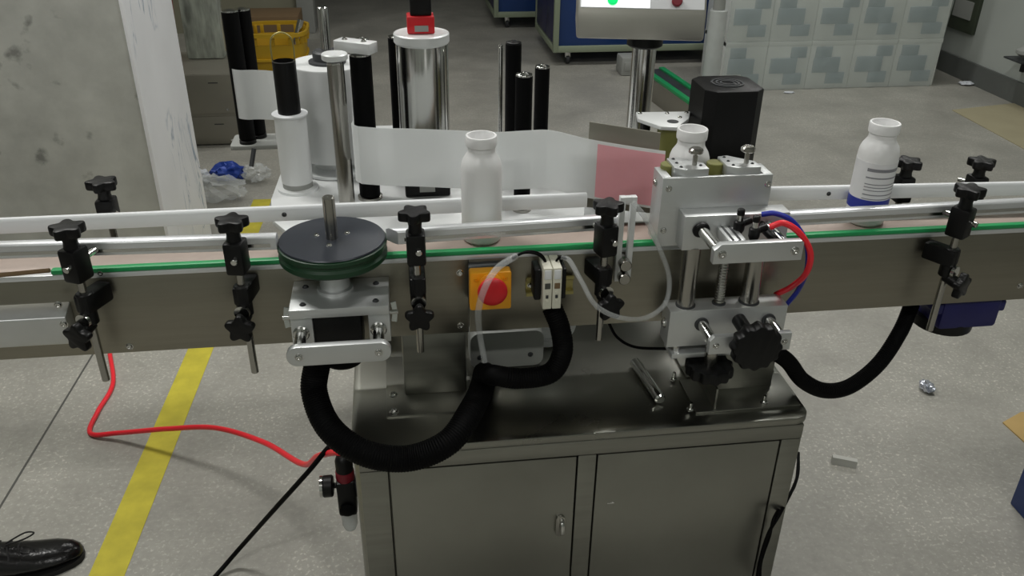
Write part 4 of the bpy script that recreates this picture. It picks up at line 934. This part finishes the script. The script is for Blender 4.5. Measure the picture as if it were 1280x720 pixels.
bw = thing('wrapped_bundle', ((w0.x+w1.x)/2, ey+0.2, wbz), 'flat bundle wrapped in shiny clear plastic standing on steel cabinet', 'bundle')
bm = nb(); box(bm, (w0.x-0.02, ey+0.34, wbz), (w1.x-0.01, ey+0.46, wbz+0.62), 0.006); obj('boards', bm, 'sign_grey', bw)
mat('wrap_gloss', (186, 192, 182), 0.12, alpha=0.7, noise=0.55, scale=9, stretch=(3, 3, 0.7), bump=0.8, bscale=9)
bm = nb(); box(bm, (w0.x-0.026, ey+0.332, wbz+0.001), (w1.x-0.004, ey+0.468, wbz+0.63), 0.01); obj('plastic_wrap', bm, 'wrap_gloss', bw)
bm = nb(); q = at(219, 30, Y=ey+0.6); tube(bm, [(q.x, q.y, 0.0), (q.x-0.01, q.y, 0.5), (q.x+0.005, q.y, 0.9), (q.x, q.y, 1.4)], 0.012, n=8); obj('red_cord', bm, 'red_cord', label='dull red cord hanging beside the white plaster strip', cat='cord')
# yellow basket
by = 6.35; bxa, bxb = at(306, 60, Y=by).x, at(387, 60, Y=by).x; bzt = at(350, 34, Y=by).z
bk = thing('basket', ((bxa+bxb)/2, by, 0), 'yellow plastic basket with open slots on the far floor', 'basket')
bcx = (bxa+bxb)/2; bw_ = (bxb-bxa)/2
def ring(z, sx, sy): return [Vector((bcx+sx*math.copysign(abs(math.cos(2*PI*k/40))**0.5, math.cos(2*PI*k/40)), by+sy*math.copysign(abs(math.sin(2*PI*k/40))**0.5, math.sin(2*PI*k/40)), z)) for k in range(40)]
obj('body', loft(nb(), [ring(0.0, bw_*0.84, 0.19), ring(bzt-0.08, bw_*0.95, 0.215), ring(bzt-0.08, bw_*0.93, 0.205), ring(0.02, bw_*0.82, 0.18)]), 'basket_yellow', bk)
obj('rim', loft(nb(), [ring(bzt-0.025, bw_*0.97, 0.22), ring(bzt-0.025, bw_*1.03, 0.235), ring(bzt, bw_*1.03, 0.235), ring(bzt, bw_*0.95, 0.21), ring(bzt-0.025, bw_*0.95, 0.21)], cap=False), 'basket_yellow', bk)
for k in range(40):
    if k % 2 == 0:
        a = ring(0, bw_*0.955, 0.212)[k]; B('slat', (a.x-0.013, a.y-0.006, bzt-0.082), (a.x+0.013, a.y+0.006, bzt-0.02), 'basket_yellow', bk, 0.002)
obj('band', loft(nb(), [ring(bzt-0.19, bw_*0.90, 0.2), ring(bzt-0.19, bw_*0.96, 0.222), ring(bzt-0.175, bw_*0.96, 0.222), ring(bzt-0.175, bw_*0.90, 0.2)], cap=False), 'basket_yellow', bk)
v = at(371, 38, Y=by-0.1); Cy('steel_tube', (v.x-0.02, by-0.1, bzt-0.10), (v.x+0.03, by-0.06, bzt+0.06), 0.022, 'polished', label='short steel tube sticking out of the yellow basket', cat='tube')
B('cardboard_box', (bxa-0.05, 6.75, 0), (bxb-0.1, 7.1, at(340, 21, Y=6.75).z), 'brown', bev=0.004, label='flat brown cardboard box behind the yellow basket', cat='box')
# blue machine cabinets on castors
def cart(x0, x1, y0, y1, label, split):
    t = thing('blue_cart', ((x0+x1)/2, (y0+y1)/2, 0), label, 'cart', 'blue carts on castors')
    B('body', (x0+0.02, y0+0.02, 0.13), (x1-0.02, y1-0.02, 1.0), 'cart_blue', t, 0.004)
    B('side_panel', (x0, y0+0.05, 0.16), (x0+0.022, y0+(y1-y0)*split, 0.97), 'cart_navy', t, 0.003)
    B('side_panel', (x0, y0+(y1-y0)*split+0.012, 0.16), (x0+0.022, y1-0.05, 0.97), 'cart_navy', t, 0.003)
    for x in (x0-0.004, x1-0.036):
        for y in (y0-0.004, y1-0.036): B('frame_post', (x, y, 0.10), (x+0.04, y+0.04, 1.02), 'cart_frame', t, 0.003)
    for y in (y0-0.003, y1-0.037): B('frame_rail', (x0, y, 0.10), (x1, y+0.04, 0.145), 'cart_frame', t, 0.003)
    for x in (x0-0.003, x1-0.037): B('frame_rail', (x, y0, 0.10), (x+0.04, y1, 0.145), 'cart_frame', t, 0.003)
    for x in (x0+0.12, x1-0.12):
        for y in (y0+0.08, y1-0.08):
            bm = nb(); cyl(bm, (x-0.014, y, 0.035), (x+0.014, y, 0.035), 0.035, n=18, bev=0.004); cs = obj('castor', bm, 'dark_grey', t)
            B('castor_fork', (x-0.02, y-0.02, 0.05), (x+0.02, y+0.02, 0.101), 'polished', cs, 0.004)
c0_ = at(692, 66, Z=0.1)
cart(c0_.x, c0_.x+1.35, c0_.y, c0_.y+0.85, 'blue machine cart with pale frame standing behind the control box', 0.42)
c1_ = at(618, 22, Z=0.1)
cart(c1_.x, c1_.x+0.9, c1_.y, c1_.y+0.9, 'dark blue machine cart standing further back than the other', 0.5)
# stack of wrapped boxes
ty0 = 5.5; cols = [908, 961, 1015, 1069, 1122, 1178]; rows = [0.0, 0.325, 0.65, 0.975]
xs = [at(c, 60, Y=ty0).x for c in cols]
proto = None; ordc = ['first', 'second', 'third', 'fourth', 'fifth']; ordr = ['bottom', 'middle', 'top']
for i in range(5):
    for j in range(3):
        x0, x1 = xs[i]+0.0015, xs[i+1]-0.0015; z0, z1 = rows[j], rows[j+1]-0.001
        t = thing('plastic_tote', ((x0+x1)/2, ty0+0.22, z0), 'pale plastic tote in %s row of wrapped stack, %s from the film roll' % (ordr[j], ordc[i]), 'tote', 'pale totes in the wrapped stack')
        B('body', (x0, ty0+0.012, z0), (x1, ty0+0.44, z1), 'tote', t, 0.004)
        w_ = x1-x0; h_ = z1-z0; sh_ = 0.10*((i+j) % 2)
        B('recess_panel', (x0+w_*0.10, ty0+0.004, z0+h_*0.34), (x0+w_*0.72, ty0+0.02, z0+h_*0.66), 'tote_panel', t, 0.003)
        B('label_panel', (x0+w_*(0.55 if (i+j) % 2 else 0.12), ty0+0.006, z0+h_*0.66), (x0+w_*(0.92 if (i+j) % 2 else 0.5), ty0+0.02, z0+h_*0.88), 'tote_panel', t, 0.003)
        B('label_panel', (x0+w_*0.45, ty0+0.007, z0+h_*0.10), (x0+w_*0.88, ty0+0.02, z0+h_*0.34), 'tote_panel', t, 0.003)
        B('rim', (x0, ty0+0.007, z1-0.03), (x1, ty0+0.445, z1), 'tote', t, 0.002)
bm = nb(); ft = []; fb = []
for k in range(25):
    u = k/24; dy = -0.008-0.006*(0.5+0.5*math.sin(k*1.9)); ft.append(Vector((xs[0]-0.01+(xs[5]-xs[0]+0.02)*u, ty0+dy, 0.98))); fb.append(Vector((xs[0]-0.01+(xs[5]-xs[0]-0.03)*u, ty0+dy-0.006*math.sin(k*2.7), 0.002)))
sheet(bm, ft, fb, 0.001)
obj('plastic_film', bm, 'wrap', label='clear stretch film wrapped round the stack of pale totes', cat='film', smooth=False)
fr = at(893, 100, Z=0); ry_ = 5.15; fxa, fxb = at(884, 40, Y=ry_).x, at(906, 40, Y=ry_).x
t = thing('film_roll', ((fxa+fxb)/2, ry_, 0), 'standing roll of cloudy stretch film beside the wrapped totes', 'roll')
fzt = at(897, 12, Y=ry_).z
Cy('film', ((fxa+fxb)/2, ry_, 0.0), ((fxa+fxb)/2, ry_, fzt), (fxb-fxa)/2*0.97, 'film_roll', t, n=28, bev=0.004)
Cy('core', ((fxa+fxb)/2, ry_, fzt-0.002), ((fxa+fxb)/2, ry_, fzt+0.10), 0.036, 'frame_grey', t, n=20)
# spare conveyor section lying on the floor with green strips
ga, gb_ = at(816, 84, Z=0.16), at(892, 136, Z=0.16); d = (gb_-ga).normalized(); s_ = Vector((0, 0, 1)).cross(d)
bc_ = thing('conveyor_section', ((ga+gb_)/2)-Vector((0, 0, 0.16)), 'spare conveyor section with green edge strips on far floor', 'conveyor')
def seg(name, off, wd, z0, z1, m, e=0.0):
    bm = nb(); prism(bm, [(off-wd/2, z0-0.16), (off+wd/2, z0-0.16), (off+wd/2, z1-0.16), (off-wd/2, z1-0.16)], ga-d*e, s_, (0, 0, 1), (gb_-ga)+d*2*e, bev=0.002); return obj(name, bm, m, bc_)
seg('body', 0.0, 0.17, 0.0, 0.14, 'panel_steel'); seg('belt', 0.0, 0.09, 0.139, 0.148, 'dark_grey')
seg('wear_strip', 0.062, 0.036, 0.139, 0.16, 'green'); seg('wear_strip', -0.062, 0.036, 0.139, 0.16, 'green')
q = at(788, 95, Z=0); mb_ = thing('metal_block', (q.x, q.y+0.08, 0), 'small grey metal gearbox block on floor behind the control post', 'block')
B('case', (q.x-0.07, q.y, 0), (q.x+0.08, q.y+0.16, 0.13), 'frame_grey', mb_, 0.012); B('side_plate', (q.x-0.05, q.y-0.006, 0.035), (q.x+0.0, q.y+0.002, 0.10), 'sign_grey', mb_, 0.003)
# fittings on the right wall
q = at(1212, 22, X=4.05); ws = thing('wall_panel', (4.04, q.y, q.z-0.2), 'dark green framed notice panel on the right wall', 'panel')
qa, qb = at(1190, 30, X=4.045), at(1222, 28, X=4.045)
B('frame', (4.02, qb.y, min(qa.z, qb.z)-0.02), (4.05, qa.y+0.05, qa.z+0.42), 'green_frame', ws, 0.004)
B('notice', (4.012, qb.y+0.05, min(qa.z, qb.z)+0.07), (4.022, qa.y-0.02, min(qa.z, qb.z)+0.19), 'sign_grey', ws)
B('notice', (4.012, qb.y+0.05, min(qa.z, qb.z)+0.27), (4.022, qa.y-0.02, min(qa.z, qb.z)+0.36), 'sign_grey', ws)
q = at(1284, 64, X=4.0); wd_ = thing('wall_holder', (4.0, q.y, q.z-0.05), 'grey rounded holder with black bracket on the right wall', 'holder')
bm = nb(); lathe(bm, (3.98, q.y-0.02, q.z), [(0.03, -0.03), (0.06, -0.01), (0.06, 0.01), (0.03, 0.03)], 24); obj('cup', bm, 'frame_grey', wd_)
B('shelf', (3.90, q.y-0.10, q.z-0.055), (4.05, q.y+0.07, q.z-0.045), 'dark_grey', wd_); B('bracket', (3.96, q.y-0.06, q.z-0.12), (4.05, q.y-0.03, q.z-0.054), 'black_plastic', wd_)
